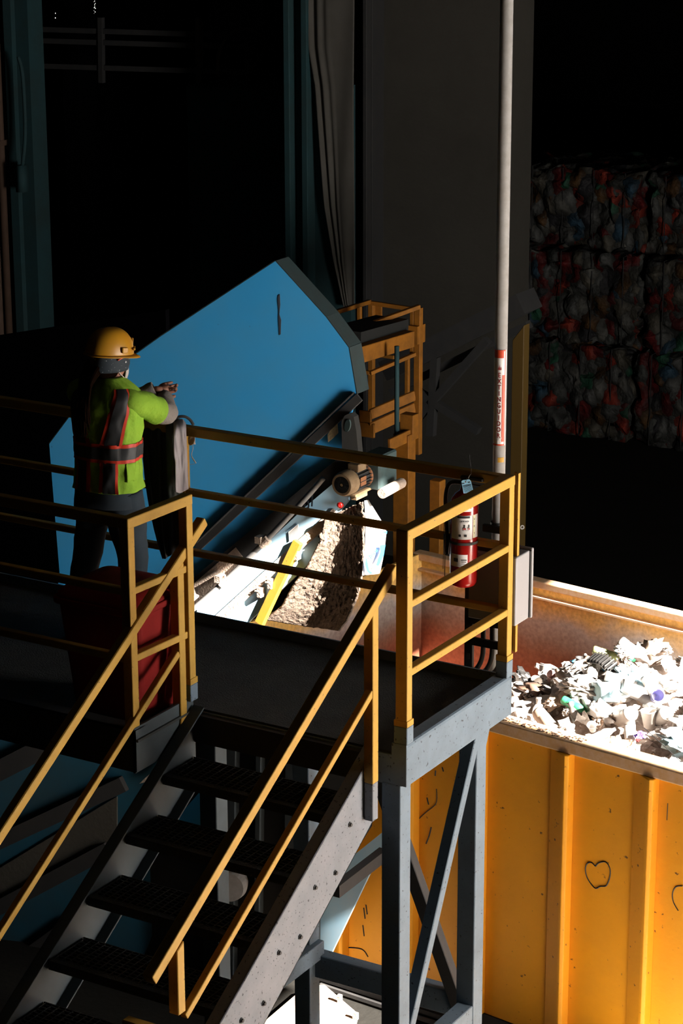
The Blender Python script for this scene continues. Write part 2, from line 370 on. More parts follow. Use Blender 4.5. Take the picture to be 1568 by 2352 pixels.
# ------------------------------------------------------------------ bales
def bale(name_loc, sx, sy, sz, label, seed, rot=0):
    random.seed(seed); bm = B(); bmesh.ops.create_cube(bm, size=1)
    bmesh.ops.subdivide_edges(bm, edges=bm.edges[:], cuts=22, use_grid_fill=True)
    for v in bm.verts:
        v.co.x *= sx; v.co.y *= sy; v.co.z = (v.co.z+.5)*sz
        p = v.co.copy(); q = p*7+V((seed*3.1, 0, 0)); d = V((noise.noise(q), noise.noise(q+V((9, 0, 0))), noise.noise(q+V((0, 9, 0)))))
        q2 = p*2.2+V((seed*1.7, 5, 0)); d2 = V((noise.noise(q2), noise.noise(q2+V((9, 0, 0))), 0))
        strap = 1-.35*max(0, cos(p.x*pi*2/(sx/4)))**8
        v.co += d*.10+d2*.06
        v.co.x *= strap if False else 1
    t = thing('waste_bale', label, 'bale', name_loc, 'bales of pressed waste plastic'); t.rotation_euler = (0, 0, rot)
    ob = build('bale_body', bm, 'bale', t, smooth=True, keep=(0, 0, 0)); ob.location = (0, 0, 0)
    bm = B()
    for k in range(4):
        x = -sx/2+sx*(k+.5)/4
        tube(bm, [(x, -sy/2-.03, .02), (x, -sy/2-.03, sz+.01), (x, sy/2+.03, sz+.01), (x, sy/2+.03, .02), (x, -sy/2-.03, .02)], .006, 5, caps=False)
    ob = build('baling_wire', bm, 'frame_dark', t, keep=(0, 0, 0)); ob.location = (0, 0, 0)
    return t
rowy = [14.75, 14.85, 15.1]; zz = [GZ, GZ+1.03, GZ+2.02]; hh = [1.0, .96, .82]
wordz = ['in the bottom row', 'in the middle row', 'in the top row']
for r in range(3):
    for k in range(3):
        x = -5.98+1.56*k+(.06 if r == 1 else -.03*r)
        if r == 2 and k == 2: continue
        wx = ['first from the left', 'second from the left', 'third from the left'][k]
        bale((x, rowy[r]+.25*(k == 2), zz[r]), 1.46, 1.3, hh[r], 'plastic waste bale %s, %s' % (wordz[r], wx), 11+r*5+k)
bale((-6.95, 12.95, GZ), 1.4, 1.1, .95, 'pale plastic waste bale behind the yellow ladder cage', 41, .12)
bale((-8.45, 13.1, GZ), 1.4, 1.1, .95, 'pale plastic waste bale farthest left, behind the conveyor head', 42, -.06)
# dark inclined conveyor in front of the partition wall with a yellow post
t = thing('dark_conveyor', 'dark inclined conveyor frame rising in front of the partition wall', 'conveyor', (-4.2, 7.2, GZ))
bm = B(); bar(bm, at(900, 845, y=7.2), at(1215, 690, y=7.2), .3, .16, (0, 1, 0)); bar(bm, at(900, 900, y=7.4), at(1215, 745, y=7.4), .08, .06, (0, 1, 0)); build('side_frame', bm, 'frame_dark', t)
bm = B()
for u0, v0, u1, v1 in ((960, 960, 1120, 780), (960, 900, 1100, 990), (1000, 820, 990, 1000)):
    bar(bm, at(u0, v0, y=7.3), at(u1, v1, y=7.3), .06, .06, (0, 1, 0))
bm2 = bm; build('brace', bm2, 'frame_dark', t)
a = at(1190, 745, y=6.0); b = at(1190, 1085, y=6.0)
bm = B(); box(bm, a.x-.045, a.x+.045, 6.0, 6.09, GZ, a.z)
for v in bm.verts:
    if v.co.z > 0 and v.co.x < a.x: v.co.z -= .12
tag(build('bollard_post', bm, 'yellow_shaded', bevel=.004), 'dim yellow square post behind the galvanised pole', 'post')
# ------------------------------------------------------------------ yellow ladder cage behind the conveyor
YS = 3.6; SH = 1.55
t = thing('yellow_access_platform', 'orange yellow steel cage platform behind the blue conveyor head', 'platform', (-2.8, YS+SH, GZ))
SH = 1.55
def yy(u, v, y): return at(u, v, y=y+SH)
# right column and its tubes
xr = at(955, 720, y=YS).x
def vpost(name, u, v0, v1, y, w, mt='yellow_dark', par=t):
    a = yy(u, v0, y); b = yy(u, v1, y); w *= 1.12
    bm = B(); box(bm, a.x-w/2, a.x+w/2, y+SH, y+SH+w, b.z, a.z); return build(name, bm, mt, par, bevel=.003)
vpost('post', 957, 708, 1045, YS, .042); vpost('post', 945, 712, 815, YS, .026)
vpost('post', 850, 695, 962, 4.3, .036); vpost('post', 823, 702, 738, 4.1, .026); vpost('post', 933, 822, 918, 3.75, .026)
def gbar(name, a, b, w, h, mt='yellow_dark'):
    bm = B(); bar(bm, a, b, w, h, (0, 1, 0) if abs((V(b)-V(a)).y) < .3 else (1, 0, 0)); return build(name, bm, mt, t, bevel=.003)
gbar('rail', yy(768, 718, 3.3), yy(848, 693, 4.3), .03, .03)
gbar('rail', yy(848, 695, 4.3), yy(955, 711, 4.3), .03, .03)
gbar('rail', yy(858, 742, 3.25), yy(963, 704, YS), .03, .03)
gbar('rail', yy(850, 857, 3.2), yy(953, 813, YS), .026, .026)
gbar('rail', yy(828, 852, 3.3), yy(850, 857, 3.3), .026, .026)
gbar('rail', yy(855, 813, 4.3), yy(905, 821, 4.3), .026, .026)
bm = B(); a = yy(852, 700, 4.3); b = yy(868, 738, 4.3); box(bm, a.x, b.x, 4.34+SH, 4.36+SH, b.z, a.z); build('gusset_plate', bm, 'yellow_dark', t)
bm = B(); a = yy(942, 746, YS); b = yy(963, 790, YS); box(bm, a.x, b.x, YS+SH-.03, YS+SH+.08, b.z, a.z); build('gusset_plate', bm, 'yellow_dark', t)
for (u0, v0, u1, v1, h) in ((850, 952, 952, 908, .075), (850, 985, 952, 938, .09)):
    gbar('toe_board', yy(u0, v0, 3.3), yy(u1, v1, YS), .02, h)
gbar('toe_board', yy(826, 955, 3.3), yy(852, 958, 3.3), .02, .08); gbar('toe_board', yy(826, 985, 3.3), yy(860, 990, 3.3), .02, .10)
# big projecting beam with dark greasy top
bm = B(); bar(bm, yy(800, 812, 2.75), yy(923, 775, 3.4), .20, .11, (1, 0, 0)); build('beam', bm, 'yellow_dark', t, bevel=.004)
bm = B(); bar(bm, yy(790, 775, 2.85), yy(900, 745, 3.45), .26, .10, (1, 0, 0)); build('dark_belt_box', bm, 'rubber', t)
# orange main column with its top bracket
a = yy(902, 1080, 3.0); b = yy(950, 1240, 3.0)
bm = B(); box(bm, a.x, a.x+.118, 3.0+SH, 3.10+SH, GZ, yy(930, 1000, 3.0).z); build('main_column', bm, 'yellow_dark', t, bevel=.004)
bm = B(); a = yy(948, 955, 3.05); box(bm, yy(918, 960, 3.05).x, a.x, 3.05+SH, 3.13+SH, yy(930, 1010, 3.05).z, a.z); bar(bm, yy(893, 1022, 2.8), yy(940, 1000, 3.05), .02, .08); build('bracket', bm, 'yellow_dark', t, bevel=.003)
bm = B(); a = yy(911, 795, 3.0); b = yy(911, 1010, 3.0); tube(bm, [a, b], .016, 12); build('riser_pipe', bm, 'teal', t, smooth=True)
a = at(998, 1105, y=4.7); bm = B(); box(bm, a.x-.04, a.x+.04, 4.7, 4.78, GZ, a.z); tag(build('stub_post', bm, 'yellow_dark', bevel=.004), 'short yellow square post left of the fire extinguisher', 'post')
# ------------------------------------------------------------------ blue inclined conveyor with its head housing
YC = 2.2
CN = V((.309, -.951, 0))
def cy(u, v, y=YC): return at(u, v, p0=(-2.0, y, 0), n=CN)
t = thing('inclined_conveyor', 'blue inclined conveyor with a tall polygonal head housing, dust caked along its side', 'conveyor', (-2.6, YC, GZ))
out = [(120, 1420), (137, 1320), (113, 1020), (165, 950), (300, 822), (370, 772), (632, 600), (748, 728), (800, 798), (818, 905), (775, 1075), (455, 1345), (360, 1430)]
bm = B(); prism(bm, [cy(*p) for p in out], (0, .012, 0)); hp = build('housing_panel', bm, 'blue', t, label='bright blue side panel of the head housing')
# return flange along the top and head edge
bm = B(); seq = [(113, 1020), (165, 950), (300, 822), (370, 772), (632, 600), (748, 728), (800, 798), (818, 905)]
P = [cy(*p) for p in seq]
for a, b in zip(P, P[1:]):
    d = (b-a).normalized(); nn = V((-d.z, 0, d.x))
    prism(bm, [a, b, b+nn*.006, a+nn*.006], (0, .13, 0))
build('edge_flange', bm, 'teal_dark', t)
bm = B(); prism(bm, [cy(350, 1330)+V((0, .05, 0)), cy(760, 985)+V((0, .05, 0)), cy(760, 1030)+V((0, .05, 0)), cy(350, 1380)+V((0, .05, 0))], (0, .15, 0)); build('belt', bm, 'rubber', t)
# diagonal angle iron below the blue face
bm = B(); bar(bm, cy(826, 912, 2.19), cy(452, 1258, 2.19), .018, .05, (0, 1, 0)); bar(bm, cy(812, 902, 2.18), cy(452, 1245, 2.18), .010, .03, (0, 0, 1)); build('angle_iron', bm, 'frame_dark', t, bevel=.002)
# dark channel
bm = B(); bar(bm, cy(800, 1062, 2.17), cy(360, 1425, 2.17), .05, .105, (0, 1, 0)); build('channel', bm, 'frame_dark', t)
bm = B(); bar(bm, cy(560, 1275, 2.165), cy(385, 1425, 2.165), .06, .12, (0, 1, 0)); build('dust_ledge', bm, 'dust', t, label='ledge thick with pale dust')
# conduit
bm = B(); tube(bm, smoothpath([cy(742, 1098, 2.10), cy(700, 1146, 2.10), cy(610, 1242, 2.10), cy(515, 1336, 2.08), cy(456, 1388, 2.08), cy(385, 1450, 2.08)], 4), [.016]*21, 12); build('conduit', bm, 'galv', t, smooth=True)
for u, v in ((515, 1336), (608, 1246)):
    bm = B(); p = cy(u, v, 2.08); lathe(bm, [(0, -.03), (.026, -.03), (.026, .03), (0, .03)], 12, p, (cy(610, 1242)-cy(515, 1336)))
    box(bm, p.x-.05, p.x-.01, p.y-.03, p.y+.04, p.z-.005, p.z+.035)
    build('conduit_clamp', bm, 'dust', t)
# pale blue side plate below the conduit
side = [(795, 1085), (700, 1165), (452, 1400), (452, 1440), (560, 1440), (742, 1262), (733, 1232), (800, 1150)]
bm = B(); prism(bm, [cy(*p, 2.12) for p in side], (0, .02, 0)); build('side_plate', bm, 'blue_pale', t, label='pale blue dusty side plate')
bm = B(); bar(bm, cy(772, 1176, 2.112), cy(490, 1432, 2.112), .02, .05, (0, 1, 0)); build('dust_ledge', bm, 'dust', t, label='narrow lower ledge with dust')
for u, v in ((748, 1226), (684, 1272), (624, 1338), (600, 1358)):
    bm = B(); p = cy(u, v, 2.10); d = (cy(748, 1160)-cy(520, 1390)).normalized(); y_ = p.y
    box(bm, p.x-.012, p.x+.014, y_-.03, y_+.01, p.z-.03, p.z+.026); box(bm, p.x-.024, p.x+.004, y_-.034, y_-.03, p.z+.004, p.z+.012); box(bm, p.x-.034, p.x-.026, y_-.01, y_+.01, p.z+.0, p.z+.035)
    build('belt_clamp', bm, 'dust', t)
# warning plate, torn paper tag, red button, painted number
bm = B(); a = [cy(*p, 2.11) for p in ((662, 1222), (684, 1204), (686, 1224), (664, 1244))]; prism(bm, a, (0, .004, 0)); build('notice_plate', bm, 'white_label', t)
bm = B()
for k in range(6):
    a = cy(664, 1226+k*3, 2.108); b = cy(684, 1208+k*3, 2.108); bar(bm, a, b, .001, .0015, (0, 1, 0))
build('notice_print', bm, 'ink', t)
bm = B(); prism(bm, [cy(*p, 2.185) for p in ((753, 1016), (752, 998), (758, 988), (764, 983), (767, 981), (774, 974), (776, 995), (765, 1006))], (0, .004, 0)); build('torn_sticker', bm, 'cream', t)
bm = B(); lathe(bm, [(0, -.02), (.016, -.02), (.018, .0), (.013, .004), (.008, .004), (.007, .012), (0, .012)], 16, cy(779, 1161, 2.08), (0, -1, 0)); build('red_button', bm, 'red', t, smooth=True)
bm = place_text('07', .085, cy(710, 1155, 2.115), (.82, 0, .57), (-.30, 0, .95), True); build('painted_number', bm, 'paint_number', t)
# dark slotted bearing plate at the head
bm = B()
ring_o = [(785, 1030), (784, 968), (792, 954), (803, 950), (812, 958), (818, 990), (823, 1045)]
prism(bm, [cy(*p, 2.13) for p in ring_o], (0, .05, 0)); build('bearing_plate', bm, 'rubber', t)
bm = B(); o_ = cy(797, 978, 2.12); vs = []
for k in range(20):
    q = 2*pi*k/20; vs.append(o_+V((.018*cos(q)+.006*sin(q), 0, .036*sin(q))))
prism(bm, vs, (0, .012, 0)); build('slot', bm, 'teal_gear', t)
# scratch mark on the panel
bm = B(); prism(bm, [cy(*p, 2.197) for p in ((638, 680), (642, 676), (643, 700), (641, 722), (645, 735), (644, 768), (641, 770), (639, 730), (640, 715), (637, 690))], (0, .004, 0)); build('scratch', bm, 'paint_number', t)
# yellow strut
bm = B(); bar(bm, cy(685, 1244, 2.09), cy(596, 1432, 2.09), .055, .035, (1, 0, .2)); build('strut', bm, 'yellow', t, bevel=.003, label='yellow flat strut')
# teal bearing block and gear housing right of the head
bm = B(); a = cy(862, 1020, 2.35); b = cy(925, 1125, 2.35)
box(bm, a.x-.02, b.x-.05, 2.35, 2.55, b.z+.03, a.z-.03); build('gear_housing', bm, 'teal_gear', t, bevel=.01, label='grimy teal gear housing')
# discharge flap of caked dirt (curved curtain) ------------------------------------------
bm = B(); N_, K_ = 60, 70; grid = []
topc = [(742, 1180), (775, 1160), (838, 1150)]; 
rr = [(838, 1150), (838, 1250), (834, 1330), (822, 1375), (800, 1425), (780, 1450)]
ll = [(745, 1190), (735, 1240), (705, 1300), (672, 1345), (648, 1390), (610, 1420)]
def lerp2(pl, s):
    s *= len(pl)-1; i = min(int(s), len(pl)-2); f = s-i; return (pl[i][0]+(pl[i+1][0]-pl[i][0])*f, pl[i][1]+(pl[i+1][1]-pl[i][1])*f)
for i in range(K_+1):
    s = i/K_; l = lerp2(ll, s); r = lerp2(rr, s); row = []
    for j in range(N_+1):
        q = j/N_; u = l[0]+(r[0]-l[0])*q; v = l[1]+(r[1]-l[1])*q
        yb = 2.06+.16*sin(q*pi)*(.4+.6*s)+.05*s
        p = cy(u, v, yb)
        nn = noise.noise(p*34)*.009+noise.noise(p*80)*.009+noise.noise(p*150)*.004+noise.noise(p*11)*.010
        k = 1-.65*max(0, min(1, (s-.55)*3))
        row.append(bm.verts.new((p.x+nn*.5*k, p.y-abs(nn)*1.6*k, p.z+nn*.4*k)))
    grid.append(row)
for i in range(K_):
    for j in range(N_): bm.faces.new((grid[i][j], grid[i][j+1], grid[i+1][j+1], grid[i+1][j]))
o = build('discharge_curtain', bm, 'sludge', smooth=True); o.modifiers.new('s', 'SOLIDIFY').thickness = .012
tag(o, 'rubber discharge curtain caked with lumpy brown dirt hanging under the conveyor head', 'rubber curtain')
# printed plastic sheet wrapped over the curtain edge
bm = B(); grid = []; K_ = 14; N_ = 8
ls = [(838, 1150), (840, 1205), (838, 1260), (834, 1290), (832, 1322)]; rs = [(846, 1148), (888, 1216), (884, 1250), (880, 1280), (872, 1318)]
for i in range(K_+1):
    s = i/K_; l = lerp2(ls, s); r = lerp2(rs, s); row = []
    for j in range(N_+1):
        q = j/N_; p = cy(l[0]+(r[0]-l[0])*q, l[1]+(r[1]-l[1])*q, 2.06+.17*q+.012*sin(q*7+s*5))
        row.append(bm.verts.new(p))
    grid.append(row)
for i in range(K_):
    for j in range(N_): bm.faces.new((grid[i][j], grid[i][j+1], grid[i+1][j+1], grid[i+1][j]))
ts = thing('printed_sheet', 'white and blue printed plastic sheet stuck to the edge of the dirt curtain', 'plastic sheet', (-1.45, 2.1, -.02))
o = build('sheet', bm, 'white_label', ts, smooth=True); o.modifiers.new('s', 'SOLIDIFY').thickness = .004
bm = B()
def spt(u, v): return cy(u, v, 2.06+.17*max(0, (u-838)/48)-.035)
for poly in (((876, 1222), (889, 1220), (888, 1226)), ((872, 1252), (885, 1251), (881, 1276), (874, 1292), (869, 1300), (863, 1298), (870, 1280), (874, 1265)), ((841, 1278), (845, 1296), (848, 1310), (856, 1316), (850, 1319), (843, 1312), (838, 1296))):
    prism(bm, [spt(*p) for p in poly], (0, -.002, 0))
build('blue_print', bm, 'ink_blue', ts)
d_ = (spt(868, 1262)-spt(850, 1288)).normalized(); e_ = (spt(852, 1262)-spt(862, 1284)).normalized()
bm = place_text('Ave', .045, spt(857, 1272)+V((0, -.004, 0)), d_, V((-d_.z*.9, 0, d_.x)) , True); build('lettering', bm, 'ink_blue', ts)
tc_ = bpy.data.objects['inclined_conveyor']
# electric drive motor ---------------------------------------------------------------------
t = thing('drive_motor', 'tan electric drive motor with a round black fan grille on the conveyor side', 'motor', cy(800, 1130, 2.1))
c0 = cy(784, 1114, 1.99); ax = V((.0, 1, .0))
bm = B(); lathe(bm, [(.048, .0), (.062, .0), (.068, .012), (.070, .035), (.070, .085), (.064, .09), (.060, .09)], 40, c0, ax); build('fan_cover', bm, 'motor_tan', t, smooth=False, bevel=.002)
bm = B(); lathe(bm, [(0, .006), (.050, .006), (.050, .02), (0, .02)], 40, c0, ax)
for k in range(28):
    q = 2*pi*k/28; p = c0+V((cos(q)*.030, .002, sin(q)*.030)); d = V((cos(q), 0, sin(q))); obox(bm, p, d, V((0, 1, 0)), d.cross(V((0, 1, 0))), .016, .003, .0022)
build('fan_grille', bm, 'black', t)
bm = B(); lathe(bm, [(0, -.002), (.008, -.002), (.008, .008), (0, .008)], 16, c0, ax); build('hub_cap', bm, 'motor_tan', t)
bm = B(); lathe(bm, [(.056, .09), (.056, .24), (.0, .24)], 32, c0, ax)
for k in range(20):
    q = 2*pi*k/20; d = V((cos(q), 0, sin(q))); p = c0+d*.060+V((0, .165, 0)); obox(bm, p, d, V((0, 1, 0)), d.cross(V((0, 1, 0))), .008, .07, .0015)
build('finned_body', bm, 'frame_dark', t)
bm = B(); lathe(bm, [(.058, .22), (.068, .225), (.068, .26), (.05, .27), (0, .27)], 32, c0, ax); build('end_bell', bm, 'motor_orange', t, smooth=False, bevel=.003)
bm = B(); p = c0+V((.01, .14, .062)); box(bm, p.x-.03, p.x+.04, p.y-.04, p.y+.05, p.z-.01, p.z+.035); build('terminal_box', bm, 'motor_tan', t, bevel=.004)
bm = B(); p = c0+V((.062, .13, .005)); box(bm, p.x-.002, p.x+.004, p.y-.03, p.y+.03, p.z-.03, p.z+.02); build('nameplate', bm, 'motor_orange', t)
bm = B(); p = c0+V((.02, .14, -.075)); bar(bm, p+V((-.02, -.07, 0)), p+V((-.02, .14, .0)), .10, .014, (1, 0, 0)); box(bm, p.x-.01, p.x+.03, p.y-.06, p.y+.06, p.z-.03, p.z+.0)
build('mounting_foot', bm, 'motor_tan', t, bevel=.003)
p0 = cy(876, 1134, 2.10); p1 = V((p0.x, 2.36, p0.z+.008))
bm = B(); lathe(bm, [(0, 0), (.026, 0), (.030, .006), (.030, .225), (.026, .235), (0, .235)], 28, p0, (0, 1, .03)); build('idler_roller', bm, 'dust', tc_, label='dust-coated roller cylinder')
# lower blue trough under the platform -------------------------------------------------------
t = thing('lower_conveyor_trough', 'blue ribbed lower conveyor trough sloping down under the platform to the left', 'conveyor trough', (-3.2, 1.75, GZ))
def ly(u, v, y=1.75): return at(u, v, p0=(-3.0, y, 0), n=V((.30, -.95, 0)))
bm = B(); prism(bm, [ly(-60, 1640), ly(300, 1560), ly(560, 1560), ly(560, 1700), ly(420, 2000), ly(240, 2380), ly(60, 2600), ly(-60, 2600)], (0, .02, 0)); build('trough_side', bm, 'blue_shaded', t)
for (u0, v0, u1, v1, h) in ((-60, 1800, 330, 1600, .12), (-60, 1960, 285, 1800, .09), (-60, 2115, 250, 1950, .09), (-60, 2290, 175, 2120, .11)):
    bm = B(); bar(bm, ly(u0, v0, 1.72), ly(u1, v1, 1.72), .05, h, (0, 1, 0)); build('rib', bm, 'frame_dark', t)
bm = B(); prism(bm, [ly(-60, 2030, 1.735), ly(268, 1830, 1.735), ly(268, 1935, 1.735), ly(-60, 2110, 1.735)], (0, .01, 0)); build('grey_panel', bm, 'concrete_wall', t)
bm = B(); prism(bm, [ly(330, 1790, 1.70), ly(385, 1740, 1.70), ly(360, 1790, 1.70), ly(320, 1800, 1.70)], (0, .01, 0)); build('bright_edge', bm, 'dust', t)
bm = B(); prism(bm, [ly(344, 1778, 1.66), ly(362, 1766, 1.66), ly(356, 1778, 1.66), ly(347, 1784, 1.66)], (0, .01, 0)); tag(build('orange_flag', bm, 'ink_orange'), 'small orange scrap beside the top of the staircase', 'scrap')
# things glimpsed between the treads
t = thing('underside_bracing', 'pale posts and blue panels of the lower conveyor seen between the stair treads', 'machine frame', (-1.2, 1.7, GZ))
def uy(u, v, y=1.75): return at(u, v, y=y)
bm = B(); prism(bm, [uy(430, 1660, 1.82), uy(860, 1760, 1.82), uy(850, 1900, 1.82), uy(640, 2230, 1.82), uy(250, 2230, 1.82)], (0, .02, 0)); build('shade_backing', bm, 'rubber', t)  # added dark sheet, paints the gaps between the treads as shade
for (u0, u1, v0, v1) in ((512, 540, 1715, 1750), (588, 598, 1730, 1762), (656, 676, 1750, 1786), (710, 730, 1765, 1800)):
    bm = B(); prism(bm, [uy(u0, 1690), uy(u1, 1695), uy(u1-6, 2250), uy(u0-6, 2250)], (0, .05, 0)); build('post', bm, 'steel_shaded', t)
bm = B(); prism(bm, [uy(405, 1880, 1.79), uy(475, 1800, 1.79), uy(475, 1905, 1.79), uy(440, 1905, 1.79)], (0, .02, 0)); build('blue_panel', bm, 'blue', t)
bm = B(); pl = uy(530, 2030, 1.7); lathe(bm, [(.0, -.05), (.09, -.05), (.10, 0), (.09, .05), (0, .05)], 28, pl, (.3, -1, 0)); build('pulley', bm, 'galv', t)
# light-blue leg plate in front of the container, partly in sun
bm = B(); prism(bm, [at(905, 1890, y=1.85), at(759, 2193, y=1.85), at(700, 2200, y=1.85), at(600, 2200, y=1.85), at(690, 2010, y=1.85), at(780, 1990, y=1.85)], (0, .02, 0))
tag(build('chute_plate', bm, 'blue_pale'), 'pale blue steel chute plate catching sun beneath the staircase', 'steel plate')
# dusty plate and track on the floor
t = thing('floor_hatch', 'dust-white hinged floor plate lying in the sun at the bottom behind the platform legs', 'floor plate', (-1.1, 1.2, GZ))
q = [at(u, v, z=GZ+.05) for u, v in ((735, 2262), (745, 2262), (822, 2328), (800, 2420), (560, 2420), (600, 2352), (690, 2275))]
bm = B(); prism(bm, q, (0, 0, -.03)); build('plate', bm, 'dust', t)
bm = B(); p = at(780, 2292, z=GZ+.08); box(bm, p.x-.012, p.x+.012, p.y-.01, p.y+.01, p.z-.04, p.z+.02); lathe(bm, [(0, 0), (.012, 0), (.012, .02), (0, .02)], 8, p+V((-.012, 0, .01)), (1, 0, 0)); build('hinge', bm, 'dust', t); bm = B(); p = at(818, 2330, z=GZ+.08); box(bm, p.x-.02, p.x+.01, p.y-.01, p.y+.01, p.z-.03, p.z+.01); build('hinge', bm, 'dust', t)
bm = B(); bar(bm, at(735, 2244, z=GZ+.05), at(1180, 2390, z=GZ+.05), .03, .03); bar(bm, at(735, 2262, z=GZ+.03), at(1150, 2400, z=GZ+.03), .02, .02); tag(build('floor_rail', bm, 'frame_dark'), 'thin steel rail running along the floor beside the container', 'floor rail')
# dark hopper wall at left behind the worker
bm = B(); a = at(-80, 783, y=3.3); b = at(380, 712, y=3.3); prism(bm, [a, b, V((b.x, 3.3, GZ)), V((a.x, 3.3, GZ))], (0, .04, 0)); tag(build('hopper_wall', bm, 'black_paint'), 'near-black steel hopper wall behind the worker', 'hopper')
# ------------------------------------------------------------------ container
mat('rim_paint', (.58, .36, .18), .6, dirt=(.64, .48, .36), dscale=30, damt=.9)
P0 = V((-.495, 1.932, -.6)); EX = V((.9912, -.1323, 0)); EY = V((.1323, .9912, 0)); EZ = V((0, 0, 1))
def cc(s, d, z): return P0+EX*s+EY*d+EZ*(z)      # s along, d inward, z relative to rim top
Wd = 2.17; S0, S1 = -2.15, 4.35; HB = -1.80
t = thing('waste_container', 'long yellow open-top steel waste container with ribbed side, half full of plastic waste', 'container', cc(1, 1, -1.95))
def cbox(bm, s0, s1, d0, d1, z0, z1): obox(bm, cc((s0+s1)/2, (d0+d1)/2, (z0+z1)/2), EX, EY, EZ, (s1-s0)/2, (d1-d0)/2, (z1-z0)/2)
bm = B(); cbox(bm, S0, S1, .03, .04, HB, -.01); o = build('near_wall', bm, 'container', t)
bm = B(); cbox(bm, S0, S1, .04, .045, HB, -.02); build('near_wall_lining', bm, 'container_inner', t, keep=cc(0, 0, 0))
bm = B(); cbox(bm, S0, S1, Wd-.045, Wd-.03, HB, -.01); build('far_wall', bm, 'container_inner', t, keep=cc(0, 0, 0), label='scuffed inner far wall, worn to grey and rust lower down')
bm = B(); cbox(bm, S0, S0+.02, .04, Wd-.03, HB, -.01); build('end_wall', bm, 'container_inner', t, keep=cc(0, 0, 0))
bm = B(); cbox(bm, S1-.02, S1, .04, Wd-.03, HB, -.01); build('end_wall', bm, 'container_inner', t, keep=cc(0, 0, 0))
bm = B(); cbox(bm, S0, S1, .03, Wd-.03, HB-.03, HB); build('container_floor', bm, 'container_inner', t, keep=cc(0, 0, 0))
bm = B(); cbox(bm, S0-.03, S1+.03, -.015, .105, -.075, 0); build('near_rim', bm, 'rim_paint', t, bevel=.008, seg=2)
bm = B(); cbox(bm, S0-.03, S1+.03, Wd-.078, Wd, -.05, 0); build('far_rim', bm, 'rim_paint', t, bevel=.008, seg=2)
bm = B(); cbox(bm, S0, S1, Wd-.088, Wd-.04, -.115, -.103); build('weld_bead', bm, 'rim_paint', t)
for s0 in (-1.74, -1.23, -.72, -.255, .30, .82, 1.335, 1.85, 2.37, 2.88):
    bm = B(); pr = [(s0, .03), (s0+.005, .012), (s0+.108, -.035), (s0+.125, -.04), (s0+.142, -.028), (s0+.145, .03)]
    prism(bm, [cc(s, d, -.076) for s, d in pr], (0, 0, HB+.076)); build('side_rib', bm, 'container', t, bevel=.005, seg=2)
bm = B(); cbox(bm, S0, S1, .02, .14, HB-.12, HB-.0); cbox(bm, S0, S1, Wd-.14, Wd-.02, HB-.12, HB); build('skid_rail', bm, 'frame_dark', t)
# outline scrawls on the side: two apple-like loops and scratches
def scr(pts, w=.004, closed=False):
    pp = [at(u, v, p0=cc(0, .0285, 0), n=EY) for u, v in pts]; pp = smoothpath(pp, 5)
    bm = B(); tube(bm, pp, w*.5, 4, caps=True); build('scrawl_mark', bm, 'paint_number', t)
loop = [(1367, 1990), (1357, 1981), (1347, 1985), (1344, 2000), (1350, 2020), (1366, 2040), (1378, 2036), (1392, 2034), (1400, 2015), (1400, 1994), (1390, 1980), (1375, 1982), (1367, 1990)]
scr(loop, .007)
lp2 = [(1567, 2035), (1552, 2037), (1544, 2052), (1546, 2072), (1557, 2092)]
scr(lp2, .006)
scr([(1533, 1845), (1532, 1865), (1531, 1884)], .004)
for l in (((1002, 1812), (1001, 1845), (975, 1868), (952, 1890)), ((980, 1832), (984, 1848)), ((940, 1913), (958, 1918), (957, 1945)), ((990, 1900), (985, 1920), (978, 1938)), ((1015, 1762), (1018, 1772)), ((1000, 1770), (999, 1782)), ((835, 2085), (838, 2110)), ((840, 2078), (843, 2100)), ((833, 2125), (836, 2150)), ((792, 2176), (830, 2180), (845, 2198))):
    scr(list(l), .008 if len(l) < 4 else .005)
# ------------------------------------------------------------------ waste heap in the container
def heap(s, d):
    "height relative to rim"
    a = .23*math.exp(-((s-.20)/.38)**2-((d-1.05)/.60)**2)
    b = .05*math.exp(-((s-1.2)/.7)**2-((d-.8)/.8)**2)
    base = -.23+.12*(1/(1+math.exp(-(s+.15)*5)))
    base -= .30*max(0, (d-1.45))
    if s < -.55: base -= (-.55-s)*.9
    z = base+a+b-.13*math.exp(-(d/.13)**2)
    return max(z, -1.55)
bm = B(); NS, ND = 120, 60; grid = []
for i in range(NS+1):
    s = -1.6+i*(4.6/NS); row = []
    for j in range(ND+1):
        d = .05+j*((Wd-.1)/ND); p = cc(s, d, heap(s, d)-.06)
        k = noise.noise(p*9)*.06+noise.noise(p*22)*.035
        row.append(bm.verts.new(p+V((0, 0, k))))
    grid.append(row)
for i in range(NS):
    for j in range(ND): bm.faces.new((grid[i][j], grid[i+1][j], grid[i+1][j+1], grid[i][j+1]))
mat('heap', (.36, .29, .25), .8, dirt=(.08, .055, .04), dscale=20, damt=1., speck=(.6, .58, .55), spscale=30, spamt=.6)
tag(build('waste_heap', bm, 'heap'), 'loose shredded plastic waste filling the yellow container', 'waste', kind='stuff')
cols = dict(white=(.80, .77, .74), clear=(.62, .57, .52), grey=(.33, .30, .28), tan=(.58, .44, .34), brown=(.22, .14, .10), black=(.03, .03, .03), blue=(.08, .36, .62), lightblue=(.45, .66, .74), green=(.04, .38, .16), lime=(.45, .50, .20), violet=(.26, .25, .48), red=(.50, .04, .04), teal=(.10, .45, .45), pink=(.70, .45, .40), indigo=(.18, .10, .55))
for k, c in cols.items(): mat('w_'+k, tuple(x*.72 for x in c), .4, spec=.6, dirt=tuple(x*.38 for x in c), dscale=18, damt=.5)
